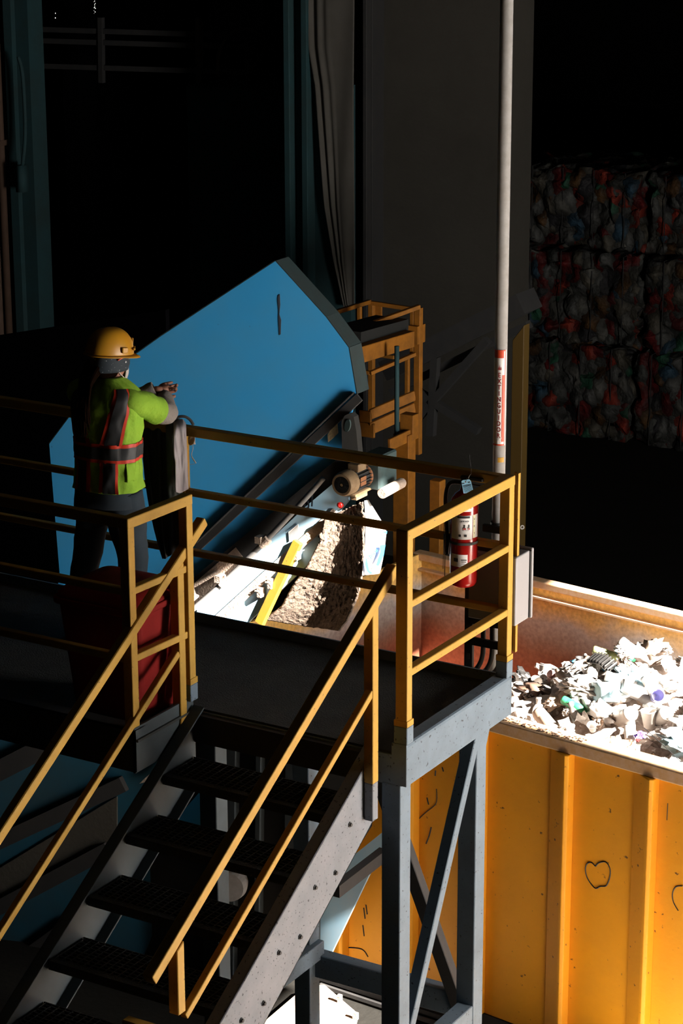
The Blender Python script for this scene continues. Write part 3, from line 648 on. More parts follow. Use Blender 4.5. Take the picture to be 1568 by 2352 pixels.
def crumple(seed, sx, sy, sz, amp=.35, sub=3):
    bm = B(); bmesh.ops.create_icosphere(bm, subdivisions=sub, radius=1)
    for v in bm.verts:
        q = v.co*1.6+V((seed*2.3, seed, 0)); r = 1+amp*(abs(noise.noise(q))*2-.6)+amp*.7*noise.noise(q*3)+amp*.3*noise.noise(q*7)
        v.co = V((v.co.x*sx, v.co.y*sy, v.co.z*sz))*r
    return bm
def bottle(seed, L=.2, r=.035, crush=.4):
    bm = B(); prof = [(0, 0), (r*.9, .0), (r, .01), (r, .04), (r*.94, .045), (r, .05), (r, .10), (r*.94, .105), (r, .11), (r, L*.68), (r*.75, L*.8), (r*.38, L*.9), (r*.36, L), (0, L)]
    lathe(bm, prof, 20, (0, 0, -L/2))
    for v in bm.verts:
        q = v.co*14+V((seed, 0, 0)); f = 1-crush*abs(noise.noise(q)); v.co.x *= f; v.co.y *= (1-crush*.5+crush*.4*noise.noise(q+V((5, 0, 0))))
    bmesh.ops.rotate(bm, verts=bm.verts, cent=(0, 0, 0), matrix=Matrix.Rotation(pi/2, 3, 'Y')); return bm
def cup(r=.04, L=.09, seed=0):
    bm = B(); lathe(bm, [(0, 0), (r*.7, 0), (r, L), (r*1.05, L), (r*1.05, L+.006), (r*.96, L), (r*.66, .006), (0, .006)], 24, (0, 0, -L/2))
    for v in bm.verts: v.co.x *= 1-.25*noise.noise(v.co*20+V((seed, 0, 0)))
    return bm
def sheet(seed, a=.16, b=.12, amp=.05, n=14):
    bm = B(); g = []
    for i in range(n+1):
        row = []
        for j in range(n+1):
            x, y = (i/n-.5)*a, (j/n-.5)*b; q = V((x*11+seed, y*11, seed*.7)); z = amp*(noise.noise(q)*1.4+.7*noise.noise(q*2.3)-abs(noise.noise(q*1.2+V((3, 3, 3)))))
            row.append(bm.verts.new((x+.03*noise.noise(q+V((7, 0, 0))), y+.03*noise.noise(q+V((0, 7, 0))), z)))
        g.append(row)
    for i in range(n):
        for j in range(n): bm.faces.new((g[i][j], g[i+1][j], g[i+1][j+1], g[i][j+1]))
    return bm
def jug(seed):
    bm = B(); vs = box(bm, -.055, .055, -.045, .045, -.08, .05)
    bmesh.ops.subdivide_edges(bm, edges=bm.edges[:], cuts=4, use_grid_fill=True)
    for v in bm.verts:
        k = 1-.45*max(0, (v.co.z)/.05)**2; v.co.x *= k; v.co.y *= k; q = v.co*16+V((seed, 0, 0)); v.co *= 1+.16*noise.noise(q)
    lathe(bm, [(.018, .045), (.018, .085), (.021, .085), (.021, .1), (0, .1)], 14); return bm
def tray(seed):
    bm = B(); box(bm, -.10, .10, -.045, .045, -.008, .0)
    for k in range(9): box(bm, -.10+k*.0235, -.092+k*.0235, -.045, .045, 0, .018)
    bmesh.ops.subdivide_edges(bm, edges=bm.edges[:], cuts=1)
    for v in bm.verts: v.co.z += .05*cos(v.co.x*14)-.03
    return bm
protos = {}
def proto(kind, seed, col):
    key = (kind, seed, col)
    if key in protos: return protos[key]
    bm = {'bag': lambda: crumple(seed, .085, .065, .035, .55), 'wad': lambda: crumple(seed, .05, .04, .03, .6), 'film': lambda: sheet(seed, .2, .14, .06), 'scrap': lambda: sheet(seed, .12, .09, .035),
          'bottle': lambda: bottle(seed), 'cup': lambda: cup(seed=seed), 'jug': lambda: jug(seed), 'tray': lambda: tray(seed), 'flake': lambda: sheet(seed, .07, .05, .03, 8), 'bigbag': lambda: crumple(seed, .15, .10, .05, .5, 4)}[kind]()
    bmesh.ops.recalc_face_normals(bm, faces=bm.faces[:])
    me = bpy.data.meshes.new(kind); bm.to_mesh(me); bm.free(); me.materials.append(M['w_'+col])
    for p in me.polygons: p.use_smooth = kind in ('bottle', 'cup', 'bag', 'bigbag', 'jug')
    protos[key] = me; return me
NM = dict(bag='crumpled_bag', wad='plastic_wad', film='plastic_film', scrap='plastic_scrap', bottle='plastic_bottle', cup='plastic_cup', jug='plastic_jug', tray='plastic_tray', flake='plastic_flake', bigbag='plastic_bag')
CT = dict(bag='plastic bag', wad='plastic waste', film='plastic film', scrap='plastic scrap', bottle='bottle', cup='cup', jug='jug', tray='tray', flake='plastic flake', bigbag='plastic bag')
TX = dict(bag='crumpled %s plastic bag', wad='balled-up %s plastic wad', film='%s sheet of crumpled plastic film', scrap='torn %s plastic scrap', bottle='crushed %s plastic bottle', cup='bent %s plastic cup', jug='dented %s plastic jug', flake='small torn %s plastic flake')
def put(kind, seed, col, s, d, lift=.0, rot=None, scale=1, label=None, group=True):
    me = proto(kind, seed, col); o = bpy.data.objects.new(NM[kind], me); C.objects.link(o)
    o.location = cc(s, d, heap(s, d)+lift); o.rotation_euler = rot or (random.uniform(-.6, .6), random.uniform(-.6, .6), random.uniform(0, 6.28)); o.scale = (scale,)*3
    cn = dict(clear='cloudy', lightblue='pale blue', teal='teal').get(col, col)
    o['label'] = label or (TX[kind] % cn)+' in the container heap'
    o['category'] = CT[kind]
    if not label: o['group'] = '%s %s pieces in the container heap' % (cn, CT[kind])
    return o
random.seed(21)
def hs(u, v, z): 
    p = at(u, v, z=z)-P0; return p.dot(EX), p.dot(EY)
def putpx(kind, seed, col, u, v, **k):
    z = -.55
    for _ in range(4):
        s, d = hs(u, v, z); z = P0.z+heap(s, d)
    return put(kind, seed, col, s, min(max(d, .1), Wd-.12), **k)
# distinctive pieces placed where the photograph shows them
putpx('tray', 1, 'black', 1385, 1545, lift=.06, rot=(.3, .25, -.2), scale=.9, label='black ribbed plastic tray bent over on the upper slope of the waste heap')
putpx('bigbag', 2, 'blue', 1340, 1502, lift=.01, rot=(.2, .3, .6), scale=.45, label='bright blue torn film at the upper left shoulder of the waste heap')
putpx('bigbag', 3, 'lightblue', 1455, 1560, lift=.03, rot=(.3, .1, .2), scale=.75, label='sky blue plastic bag on the front of the heap peak')
putpx('bottle', 4, 'lime', 1395, 1522, lift=.05, rot=(.1, .2, .1), scale=.9, label='lime green crushed bottle below the heap peak')
putpx('bottle', 5, 'green', 1318, 1645, lift=.05, rot=(.1, .25, -.1), scale=.8, label='dark green bottle near the front rim of the container')
putpx('jug', 6, 'lightblue', 1395, 1630, lift=.06, rot=(1.3, .1, .8), scale=1.2, label='pale turquoise milky jug in the middle of the heap')
putpx('cup', 7, 'violet', 1505, 1635, lift=.06, rot=(.9, .5, .3), scale=.85, label='violet round tub to the right of the turquoise jug')
putpx('wad', 8, 'indigo', 1470, 1705, lift=.03, scale=.55, label='small indigo wrapper near the front rim on the right')
putpx('wad', 9, 'red', 1463, 1722, lift=.02, scale=.3, label='tiny red cap near the front rim on the right')
putpx('bigbag', 10, 'black', 1205, 1565, lift=.03, rot=(.2, .6, .4), scale=.5, label='glossy black bag at the left end of the heap')
putpx('bag', 11, 'brown', 1235, 1600, lift=.03, rot=(0, .2, .3), scale=1.3, label='crumpled brown film at the left end of the heap')
putpx('bigbag', 12, 'grey', 1310, 1555, lift=.05, rot=(.1, -.6, -.5), scale=.8, label='smoky grey film bag sloping down left of the heap peak')
putpx('bigbag', 13, 'pink', 1400, 1492, lift=.0, rot=(.1, .3, .1), scale=.6, label='pinkish film bag at the very top of the heap')
putpx('wad', 14, 'brown', 1440, 1478, lift=.03, scale=.7, label='brown wad crowning the top of the waste heap')
putpx('bigbag', 15, 'clear', 1350, 1605, lift=.05, rot=(.1, .1, .5), scale=.95, label='large cloudy film bag on the middle slope of the heap')
putpx('bigbag', 16, 'white', 1440, 1510, lift=.03, rot=(.1, .3, .9), scale=.55, label='white film bag just below the heap peak')
putpx('bottle', 17, 'white', 1425, 1592, lift=.06, rot=(0, .2, .4), scale=.9, label='flattened white bottle above the turquoise jug')
putpx('bottle', 18, 'white', 1300, 1505, lift=.01, rot=(0, .7, .9), scale=.7, label='white bottle leaning at the left shoulder of the heap')
putpx('bigbag', 19, 'tan', 1280, 1620, lift=.03, rot=(.2, -.3, .8), scale=.6, label='tan torn film on the lower left slope of the heap')
kinds = ['bag']*5+['wad']*6+['film']*5+['scrap']*8+['bottle']*6+['cup']*4+['jug']*2+['flake']*8
wc = ['white']*12+['clear']*8+['tan']*4+['grey']*2+['pink']*2+['lightblue']+['brown']*2
n = 0; tries = 0
while n < 250 and tries < 3000:
    tries += 1
    s = random.uniform(-.75, 1.25); d = random.uniform(.19, Wd-.25)
    if d > 1.75 and random.random() < .6: continue
    k = random.choice(kinds); c = random.choice(wc)
    if s < -.2 and random.random() < .55: c = random.choice(['brown', 'tan', 'grey', 'clear', 'black'])
    if random.random() < .04: c = random.choice(['blue', 'green', 'teal', 'red', 'violet'])
    put(k, random.randint(0, 5), c, s, d, lift=random.uniform(-.01, .035), scale=random.uniform(.6, 1.1)*(1.3 if k in ('bag', 'bottle') else 1)); n += 1
# a thin dark wire lying over the heap
bm = B(); tube(bm, smoothpath([cc(*hs(1480, 1640, -.5), heap(*hs(1480, 1640, -.5))+.10), cc(*hs(1520, 1665, -.5), heap(*hs(1520, 1665, -.5))+.08), cc(*hs(1566, 1695, -.5), heap(*hs(1566, 1695, -.5))+.07)]), .002, 5); tag(build('wire', bm, 'ink'), 'thin dark wire lying across the right side of the heap', 'wire')
# crumbs on the near rim: stuff
bm = B(); random.seed(5)
for k in range(260):
    s = random.uniform(-.45, .5); d = random.uniform(.0, .06); r = random.uniform(.0015, .005); p = cc(s, d, r*.5)
    obox(bm, p, EX, EY, EZ, r*random.uniform(.6, 2), r, r*.6)
tag(build('grit', bm, 'brown_pipe'), 'dark grit sprinkled on the near rim of the container', 'grit', kind='stuff')
# ------------------------------------------------------------------ steel platform
PD = 1.044; XL = -4.6
t = thing('steel_platform', 'raised steel platform of dark chequered deck on blue-grey beams and braced legs', 'platform', (-1.2, .4, GZ))
bm = B(); box(bm, -1.16, -.075, .012, PD-.01, -.012, 0); box(bm, XL, -1.16, -.47, PD-.01, -.012, 0); build('deck', bm, 'deckplate', t)
bm = B(); prof = [(0, -.154), (0, .035), (-.004, .046), (-.014, .05), (-.078, .05), (-.078, .04), (-.012, .036), (-.012, -.142), (-.078, -.144), (-.078, -.154)]
prism(bm, [(x, 0, z) for x, z in prof], (0, PD, 0)); build('side_beam', bm, 'steel_blue', t, bevel=.002)
bm = B(); box(bm, -.078, -.001, -.003, .0, -.154, .05); box(bm, -1.16, -.075, .0, .012, -.16, -.012); build('front_beam', bm, 'steel_blue', t)
bm = B(); box(bm, XL, 0, PD-.012, PD, -.154, .05); build('back_beam', bm, 'steel_blue', t)
bm = B(); box(bm, XL, -1.172, -.482, -.47, -.16, .05); box(bm, XL, -1.172, -.482, -.40, .044, .05); build('left_front_beam', bm, 'frame_dark', t)
bm = B(); box(bm, -1.184, -1.172, -.482, -.0, -.164, .06); build('left_side_beam', bm, 'steel_shaded', t)
# legs
def leg(x0, y0, w=.10, z1=-.154, mt='steel_blue'):
    bm = B(); box(bm, x0-w, x0, y0, y0+w, GZ, z1); build('leg', bm, mt, t, bevel=.006, seg=2)
leg(-.03, -.005); leg(-.03, .745); leg(-1.105, .93, z1=-.154); leg(-1.105, .08, mt='steel_shaded')
for o in ((-.035, .72, -.13, -.055, .05, -1.47),):
    pass
bm = B(); bar(bm, (-.055, .775, -.12), (-.055, .035, -1.60), .06, .055, (1, 0, 0)); build('diagonal_brace', bm, 'steel_blue', t, bevel=.004)
bm = B(); bar(bm, (-.80, .99, -.42), (-.22, .99, -1.83), .06, .075, (0, 1, 0)); build('diagonal_brace', bm, 'frame_dark', t, bevel=.004)
bm = B(); box(bm, -1.16, -.19, .98, 1.06, -1.86, -1.725); build('cross_beam', bm, 'steel_blue', t, bevel=.004)
bm = B(); box(bm, -.12, -.035, -.35, .76, -1.74, -1.625); build('cross_beam', bm, 'steel_blue', t, bevel=.004)
bm = B(); bar(bm, (-1.10, 1.02, -1.70), (-1.10, .1, -1.70), .06, .10, (1, 0, 0)); build('cross_beam', bm, 'steel_blue', t, bevel=.004)
bm = B(); bar(bm, at(880, 1950, x=-1.1)-V((0, 0, .03)), at(770, 2035, x=-1.1)-V((0, 0, .03)), .05, .07, (1, 0, 0)); build('diagonal_brace', bm, 'frame_dark', t)
bm = B(); prism(bm, [(-.05, .845, -.154), (-.05, .93, -.154), (-.05, .89, -.25), (-.05, .845, -.33)], (-.01, 0, 0)); build('gusset', bm, 'steel_blue', t)
# ------------------------------------------------------------------ guardrails
def rail(bm, a, b, w, h): bar(bm, a, b, w, h, (0, 1, 0) if abs(b[0]-a[0]) > abs(b[1]-a[1]) else (1, 0, 0))
PW = .05; ZT = 1.07; M1 = .732; M2 = .406
g = thing('guardrail', 'yellow guardrail around the right end and back edge of the platform', 'railing', (0, PD, 0))
def post(par, x0, x1, y0, y1, z0=.05, z1=ZT-.02, mt='yellow', shoe=True):
    bm = B(); box(bm, x0, x1, y0, y1, z0+(.11 if shoe else 0), z1); o = build('post', bm, mt, par, bevel=.004, seg=2)
    if shoe:
        bm = B(); box(bm, x0-.006, x1+.0035, y0-.0035, y1+.008, z0, z0+.085); build('post_shoe', bm, 'steel_blue', o, bevel=.003)
        bm = B(); box(bm, x0-.0065, x1+.004, y0-.004, y1+.0085, z0+.085, z0+.115); build('shoe_cap', bm, 'yellow', o, bevel=.002)
    return o
post(g, -.062, -.0012, .0012, PW); post(g, -.055, -.0012, PD-PW-.004, PD-.004)
for x in (-1.886, -3.4): post(g, x-PW, x, PD-PW, PD, shoe=False)
def mk(par, nm, a, b, w=.05, h=.05, mt='yellow', bv=.005):
    bm = B(); rail(bm, a, b, w, h); return build(nm, bm, mt, par, bevel=bv, seg=2)
mk(g, 'top_rail', (-.031, 0, ZT-.025), (-.031, PD, ZT-.025), .062)
mk(g, 'top_rail', (-.0015, PD-.025, ZT-.0255), (XL, PD-.025, ZT-.0255))
for z in (M1, M2):
    mk(g, 'mid_rail', (-.025, PW-.005, z-.0175), (-.025, PD-PW, z-.0175), .045, .035)
    mk(g, 'mid_rail', (-.04, PD-.025, z-.0175), (XL, PD-.025, z-.0175), .04, .035)
g2 = thing('guardrail', 'yellow guardrail of the left landing, beside the head of the stairs', 'railing', (-1.17, -.48, 0))
post(g2, -1.20, -1.1512, -.05, -.0012, shoe=True)
post(g2, -1.225, -1.1742, -.4808, -.432, z0=.05, shoe=False)
mk(g2, 'top_rail', (-1.198, -.482, ZT-.025), (-1.175, .0, ZT-.025), .052)
mk(g2, 'top_rail', (-1.173, -.457, ZT-.0255), (XL, -.457, ZT-.0255))
for z in (M1, M2):
    mk(g2, 'mid_rail', (-1.20, -.44, z-.0175), (-1.178, -.05, z-.0175), .04, .035)
    mk(g2, 'mid_rail', (-1.19, -.457, z-.0175), (XL, -.457, z-.0175), .04, .035)
# ------------------------------------------------------------------ staircase
s_ = thing('staircase', 'steel open-tread staircase with grey channel stringers going down to the left', 'staircase', (-.65, -1.6, GZ))
def stringer(xo, xi, name, mt, y1=-.004):
    yb = -3.6
    zt = lambda y: .030+.605*y
    zb = lambda y: -.316+.635*y
    sgn = 1 if xo > xi else -1
    bm = B(); prism(bm, [(xo, y1, zt(y1)), (xo, y1, zb(y1)), (xo, yb, zb(yb)), (xo, yb, zt(yb))], (-sgn*.010, 0, 0))
    prism(bm, [(xo, y1, zt(y1)), (xi, y1, zt(y1)), (xi, yb, zt(yb)), (xo, yb, zt(yb))], (0, 0, -.010))
    prism(bm, [(xo, y1, zb(y1)), (xi, y1, zb(y1)), (xi, yb, zb(yb)), (xo, yb, zb(yb))], (0, 0, .010))
    return build(name, bm, mt, s_, bevel=.002)
st = stringer(-.152, -.215, 'stringer', 'stringer'); stringer(-1.165, -1.10, 'stringer', 'steel_shaded', y1=-.012)
bm = B()
treads = []
for i in range(10):
    zt = -.235-.186*i; y1 = -.035-.303*i; y0 = y1-.265
    b2 = B()
    box(b2, -1.150, -.165, y0, y0+.03, zt-.045, zt); box(b2, -1.150, -.165, y1-.006, y1, zt-.035, zt)
    for k in range(9): box(b2, -1.150, -.165, y0+.035+k*.026, y0+.041+k*.026, zt-.03, zt-.002)
    for k in range(26): box(b2, -1.14+k*.038, -1.135+k*.038, y0+.02, y1, zt-.012, zt)
    box(b2, -1.150, -.165, y0+.005, y1-.005, zt-.032, zt-.030)
    build('tread', b2, 'grating', s_)
    for yy_, zz_ in ((y1-.045, zt-.04), (y0+.045, zt-.04)):
        b3 = B(); lathe(b3, [(0, 0), (.014, 0), (.014, .004), (.009, .005), (.009, .012), (0, .012)], 6, (-.152, yy_, zz_), (1, 0, 0)); build('bolt', b3, 'frame_dark', s_)
bm = B(); box(bm, -1.15, -.165, -.03, .0, -.16, -.02); build('riser_plate', bm, 'frame_dark', s_)
# sloping handrails
SL = .604
h1 = thing('stair_handrail', 'yellow sloping handrail on the right side of the stairs', 'handrail', (-.125, -1, -.5))
def zt1(y): return .87-SL*(.065-y)
nr = V((0, -SL, 1)).normalized(); dn = V((0, -1, -SL)).normalized()
def srail(par, nm, x0, x1, ya, yb, zf, th):
    a = V(((x0+x1)/2, ya, zf(ya)))-nr*th/2; b = V(((x0+x1)/2, yb, zf(yb)))-nr*th/2
    bm = B(); bar(bm, a, b, abs(x1-x0), th, (1, 0, 0)); return build(nm, bm, 'yellow', par, bevel=.005, seg=2)
srail(h1, 'handrail_bar', -.152, -.100, .075, -1.868, zt1, .05)
zm1 = lambda y: .341+.604*(y+.132)
srail(h1, 'mid_rail', -.140, -.105, -.128, -1.64, zm1, .034)
def spost(par, x0, x1, y0, y1, z0, z1, shoe=None):
    bm = B(); vs = box(bm, x0, x1, y0, y1, z0, z1)
    for v in vs:
        if v.co.z > (z0+z1)/2 and v.co.y < (y0+y1)/2: v.co.z -= .028
    o = build('post', bm, 'yellow', par, bevel=.003)
    if shoe:
        bm = B(); box(bm, x0+.001, x1-.001, y0+.001, y1-.001, shoe, z0); build('post_shoe', bm, 'stringer', o, bevel=.003)
    return o
spost(h1, -.150, -.1012, -.132, -.082, -.115, .77, shoe=-.30)
spost(h1, -.150, -.1012, -1.692, -1.642, -.55, -.235)
bm = B(); bar(bm, (-.30, -1.79, -.59), (.6, -1.79, -.59), .05, .05, (0, 1, 0)); o = build('landing_rail', bm, 'yellow', h1, bevel=.005)
h2 = thing('stair_handrail', 'yellow sloping handrail on the left side of the stairs, next to the red bin', 'handrail', (-1.19, -1, -.5))
zl = lambda y: .855+.624*(y-.0)
a = at(471, 1189, x=-1.16); b = at(0, 1914, x=-1.16); k_ = (a.z-b.z)/(a.y-b.y)
zl = lambda y: a.z+k_*(y-a.y)
SLo = SL; nr = V((0, -k_, 1)).normalized()
bm = B(); pa = V((-1.185, a.y, zl(a.y)))-nr*.025; pb = V((-1.185, -2.2, zl(-2.2)))-nr*.025
vs = obox(bm, (pa+pb)/2, (pa-pb).normalized(), V((1, 0, 0)), nr, (pa-pb).length/2, .025, .025); build('handrail_bar', bm, 'yellow', h2, bevel=.008, seg=2)
a2 = at(409.8, 1495.4, x=-1.16); b2_ = at(91.8, 1998, x=-1.16); k2 = (a2.z-b2_.z)/(a2.y-b2_.y)
nr = V((0, -k2, 1)).normalized(); srail(h2, 'mid_rail', -1.195, -1.16, a2.y, -2.2, lambda y: a2.z+k2*(y-a2.y), .034)
spost(h2, -1.21, -1.1612, -.118, -.068, -.075, .755, shoe=-.2)
# ------------------------------------------------------------------ strut post, enclosure, pole
bm = B(); box(bm, -.012, .002, PD+.028, PD+.046, .16, ZT+.0); box(bm, -.03, .002, PD+.046, PD+.050, .16, ZT); tag(build('strut_channel', bm, 'yellow', bevel=.001), 'thin yellow strut channel standing just behind the rear corner post', 'strut')
t = thing('electrical_enclosure', 'light grey steel electrical enclosure hung outside the rear corner post', 'electrical box', (.0, 1.2, .2))
X1 = .012
bm = B(); e0, e1 = 1.045, 1.19
prism(bm, [(X1, e0, .655), (X1, e0, .305), (X1, e1, .305), (X1, e1, .655)], (-.26, 0, 0)); build('box_body', bm, 'grey_enclosure', t, bevel=.006, seg=2)
bm = B(); box(bm, -.255, X1+.004, 1.19, 1.204, .31, .65); build('gasket_seam', bm, 'black', t)
bm = B(); box(bm, -.262, X1+.006, 1.204, 1.225, .300, .662); build('enclosure_door', bm, 'grey_enclosure', t, bevel=.006, seg=2)
bm = B(); lathe(bm, [(.006, 0), (.011, 0), (.011, .004), (.006, .004)], 12, (X1-.01, 1.12, .79), (1, -1, 0)); build('conduit_clip', bm, 'galv', t)
# back plate / strut frame behind the extinguisher with conduits
t = thing('conduit_rack', 'dark slotted conduit rack with bent cables inside the rear corner of the platform', 'cable rack', (-.2, 1.1, 0))
bm = B()
for x in (-.262,): 
    box(bm, x-.022, x+.022, 1.08, 1.10, -.05, .52)
box(bm, -.26, -.02, 1.06, 1.075, .36, .40); box(bm, -.26, -.02, 1.06, 1.075, .16, .20); box(bm, -.275, -.055, 1.018+.044, 1.018+.047, .27, .70)  # last box is an added black plate painting shade over the enclosure
build('strut', bm, 'black', t)
bm = B()
for k in range(6): box(bm, -.270, -.254, 1.077, 1.081, -.0+k*.075, .03+k*.075)
build('slot', bm, 'frame_dark', t)
bm = B()
for x in (-.185, -.135, -.085):
    tube(bm, smoothpath([(x, 1.09, .5), (x, 1.09, .25), (x+.0, 1.09, .12), (x-.02, 1.09, .05), (x-.06, 1.09, .0), (x-.1, 1.10, -.05)], 5), .013, 8)
build('conduit', bm, 'black', t, smooth=True)
t = thing('support_pole', 'tall galvanised round pole rising beside the rear corner of the platform', 'pole', (-.22, 1.25, GZ))
PX, PY, PR = -.205, 1.27, .031
bm = B(); tube(bm, [(PX, PY, -.12), (PX, PY, 8.9)], PR, 32); build('pipe', bm, 'galv', t, smooth=True)
bm = B(); box(bm, PX-.06, PX+.08, PY-.05, PY-.03, .70, .735); lathe(bm, [(PR, 0), (PR+.006, 0), (PR+.006, .05), (PR, .05)], 24, (PX, PY, .695)); build('clamp', bm, 'black', t)
zb_ = at(1141, 1022, y=PY-.02).z; zt_ = at(1148, 803, y=PY-.02).z
# wrapped sign: white ground, red border bar, arrow, letters
def cyl_map(bm, th0, r, z0):
    for v in bm.verts:
        th = th0+v.co.x/r; rr = r+v.co.y
        v.co = V((PX+rr*cos(th), PY+rr*sin(th), v.co.z+z0))
def cyl_patch(x0, x1, z0, z1, off, th0, nseg=8, tri=None):
    bm = B(); 
    for i in range(nseg):
        a_, b_ = x0+(x1-x0)*i/nseg, x0+(x1-x0)*(i+1)/nseg
        vs = [bm.verts.new((a_, off, z0)), bm.verts.new((b_, off, z0)), bm.verts.new((b_, off, z1)), bm.verts.new((a_, off, z1))]
        if tri:
            f = lambda x: z0+(z1-z0)*((x-x0)/(x1-x0) if tri > 0 else (x1-x)/(x1-x0)); vs[2].co.z = f(b_)+1e-4; vs[3].co.z = f(a_)+1e-4
            if tri < 0: pass
        bm.faces.new(vs)
    cyl_map(bm, th0, PR, 0); return bm
TH = radians(-72)   # letters centre direction
sg = thing('extinguisher_sign', 'red and white vertical EXTINGUIDOR sign wrapped around the galvanised pole', 'sign', (PX, PY, zb_))
H = zt_-zb_
def addp(name, bm, m): 
    o = build(name, bm, m, sg, smooth=False); return o
addp('sign_ground', cyl_patch(-.040, .036, zb_, zt_, .0008, TH, 16), 'white_label')
bm = cyl_patch(.013, .026, zb_+.02, zb_+H*.74, .0016, TH, 4); bm.faces.ensure_lookup_table()
o = addp('red_bar', bm, 'ink_orange')
addp('red_edge', cyl_patch(.026, .030, zb_, zt_, .0016, TH, 2), 'ink_orange')
addp('red_frame', cyl_patch(-.040, .030, zt_-.006, zt_, .0018, TH, 12), 'ink_orange')
addp('red_frame', cyl_patch(-.040, .030, zb_, zb_+.008, .0018, TH, 12), 'ink_orange')
addp('red_triangle', cyl_patch(-.030, .022, zt_-.075, zt_-.006, .0014, TH, 10, tri=1) if False else cyl_patch(-.034, .020, zt_-.040, zt_-.006, .0014, TH, 10), 'ink_orange')
bm = B()
for i, (xx, hh_) in enumerate(((-.006, .020), (0, .030), (.006, .018))):
    a_ = [bm.verts.new((xx-.003, .0022, zt_-.098)), bm.verts.new((xx+.003, .0022, zt_-.098)), bm.verts.new((xx+.002, .0022, zt_-.098+hh_))]; bm.faces.new(a_)
cyl_map(bm, TH, PR, 0); addp('flame_mark', bm, 'ink_red')
word = 'EXTINGUIDOR'; zs = [zt_-.125-(H-.175)*(i/10) for i in range(11)]
for ch, z in zip(word, zs):
    bm = textmesh(ch, .032, True)
    for v in bm.verts: v.co = V((v.co.x*.8, .0022, v.co.y))
    cyl_map(bm, TH, PR, z); addp('letter', bm, 'ink_red')
bm = B()
for poly in (((.004, .034), (.014, .044), (.014, .034)), ((-.004, .012), (.008, .012), (.008, .028), (-.004, .028))):
    bm.faces.new([bm.verts.new((x, .0026, zb_+z)) for x, z in poly])
cyl_map(bm, TH, PR, 0); addp('arrow_mark', bm, 'white_label')
bm = cyl_patch(-.002, .03, zb_-.085, zb_-.060, .0010, TH, 5); build('yellow_smear', bm, 'yellow', t)
# ------------------------------------------------------------------ worker
def skin_chain(bm, pts, rs, parent_v=None):
    pass
def ray_at_dist(u, v, c, dist, far=True):
    "point on the sight line of (u,v) at distance dist from c"
    d = (FW+RT*((u-W_/2)/FP)-UP*((v-H_/2)/FP)).normalized(); o = CO-V(c)
    b = o.dot(d); q = b*b-(o.dot(o)-dist*dist)
    q = math.sqrt(max(q, 0)); t = -b+(q if far else -q); return CO+d*t
PC = V((-1.985, .47, 0)); Fd = V((-.10, .995, 0)).normalized(); Rd = V((Fd.y, -Fd.x, 0))
def bp(r, f, z): return PC+Rd*r+Fd*f+V((0, 0, z))
HIP = bp(0, 0, .86); CH = bp(0, .02, 1.22); NK = bp(.005, .03, 1.385); 
SR = bp(.150, .015, 1.318); SLh = bp(-.155, .02, 1.345)
ER = ray_at_dist(379, 950, SR, .27, True); WR = ray_at_dist(374, 908, ER, .215, True)
EL_ = bp(-.10, .27, 1.20); WL = at(358, 893, p0=bp(0, .34, 1.3), n=-FW)
d_ = (WL-EL_); 
if d_.length > .26: EL_ = WL-d_.normalized()*.25
HC = bp(.0, .05, 1.545)
KR = bp(.085, .07, .46); AR = bp(.09, .03, .09); KL = at(212, 1212, p0=bp(-.1, .05, .5), n=-FW); AL = at(176, 1352, p0=bp(-.15, .12, .1), n=-FW); AL.z = max(.09, min(AL.z, .14))
person = thing('person', 'person in yellow hard hat and lime safety vest, seen from behind with raised forearms', 'person', (PC.x, PC.y, 0))
def skinned(name, chains, material, parent, sub=2, label=None):
    "chains: list of [(co, r), ...]; a chain may start from ('v', index) of an earlier vertex; first vertex is the root"
    me = bpy.data.meshes.new(name); vs, es, rs = [], [], []
    for ch in chains:
        prev = None
        for it in ch:
            if isinstance(it, int): prev = it; continue
            co, r = it; vs.append(V(co)-V(person.location)); rs.append(r); k = len(vs)-1
            if prev is not None: es.append((prev, k))
            prev = k
    me.from_pydata(vs, es, []); o = bpy.data.objects.new(name, me); C.objects.link(o); me.materials.append(M[material])
    md = o.modifiers.new('skin', 'SKIN'); md.use_smooth_shade = True
    lay = me.skin_vertices[0] if me.skin_vertices else None
    if lay is None:
        bpy.context.view_layer.objects.active = o
        me.attributes if True else None
    for k, r in enumerate(rs):
        r = r if isinstance(r, tuple) else (r, r); me.skin_vertices[0].data[k].radius = r
    me.skin_vertices[0].data[0].use_root = True
    s = o.modifiers.new('sub', 'SUBSURF'); s.levels = sub; s.render_levels = sub
    if parent is not None:
        o.parent = parent; o.location = (0, 0, 0) if parent == person else V(person.location)-V(parent.location)
    if label: o['label'] = label
    return o
# body: pelvis root, spine, neck, head core, arms, legs, hands
def lp(a, b, t): return V(a)+(V(b)-V(a))*t
def hand(w, dirv, palm, size=1., curl=(.2, .2, .2, .2), thumb=1, root=None, spread=.16):
    "returns chains for palm and five fingers; w wrist, dirv towards fingers, palm = palm normal"
    d = V(dirv).normalized(); n = V(palm); n = (n-d*n.dot(d)).normalized(); s = d.cross(n)*thumb
    return d, n, s
chains = []
idx = 0
chains.append([(HIP, .095), (bp(0, 0, .98), .10), (bp(0, .01, 1.10), .10), (CH, .115), (bp(0, .02, 1.32), .095), (NK, .050), (bp(.01, .045, 1.41), .047), (bp(.02, .055, 1.45), .058), (bp(.02, .055, 1.51), .070), (bp(.02, .055, 1.56), .055)])  # 0..9
n = 10
chains.append([4, (SR, .052), (lp(SR, ER, .5), .042), (ER, .036), (lp(ER, WR, .5), .033), (WR, .023)]); iWR = n+4; n += 5
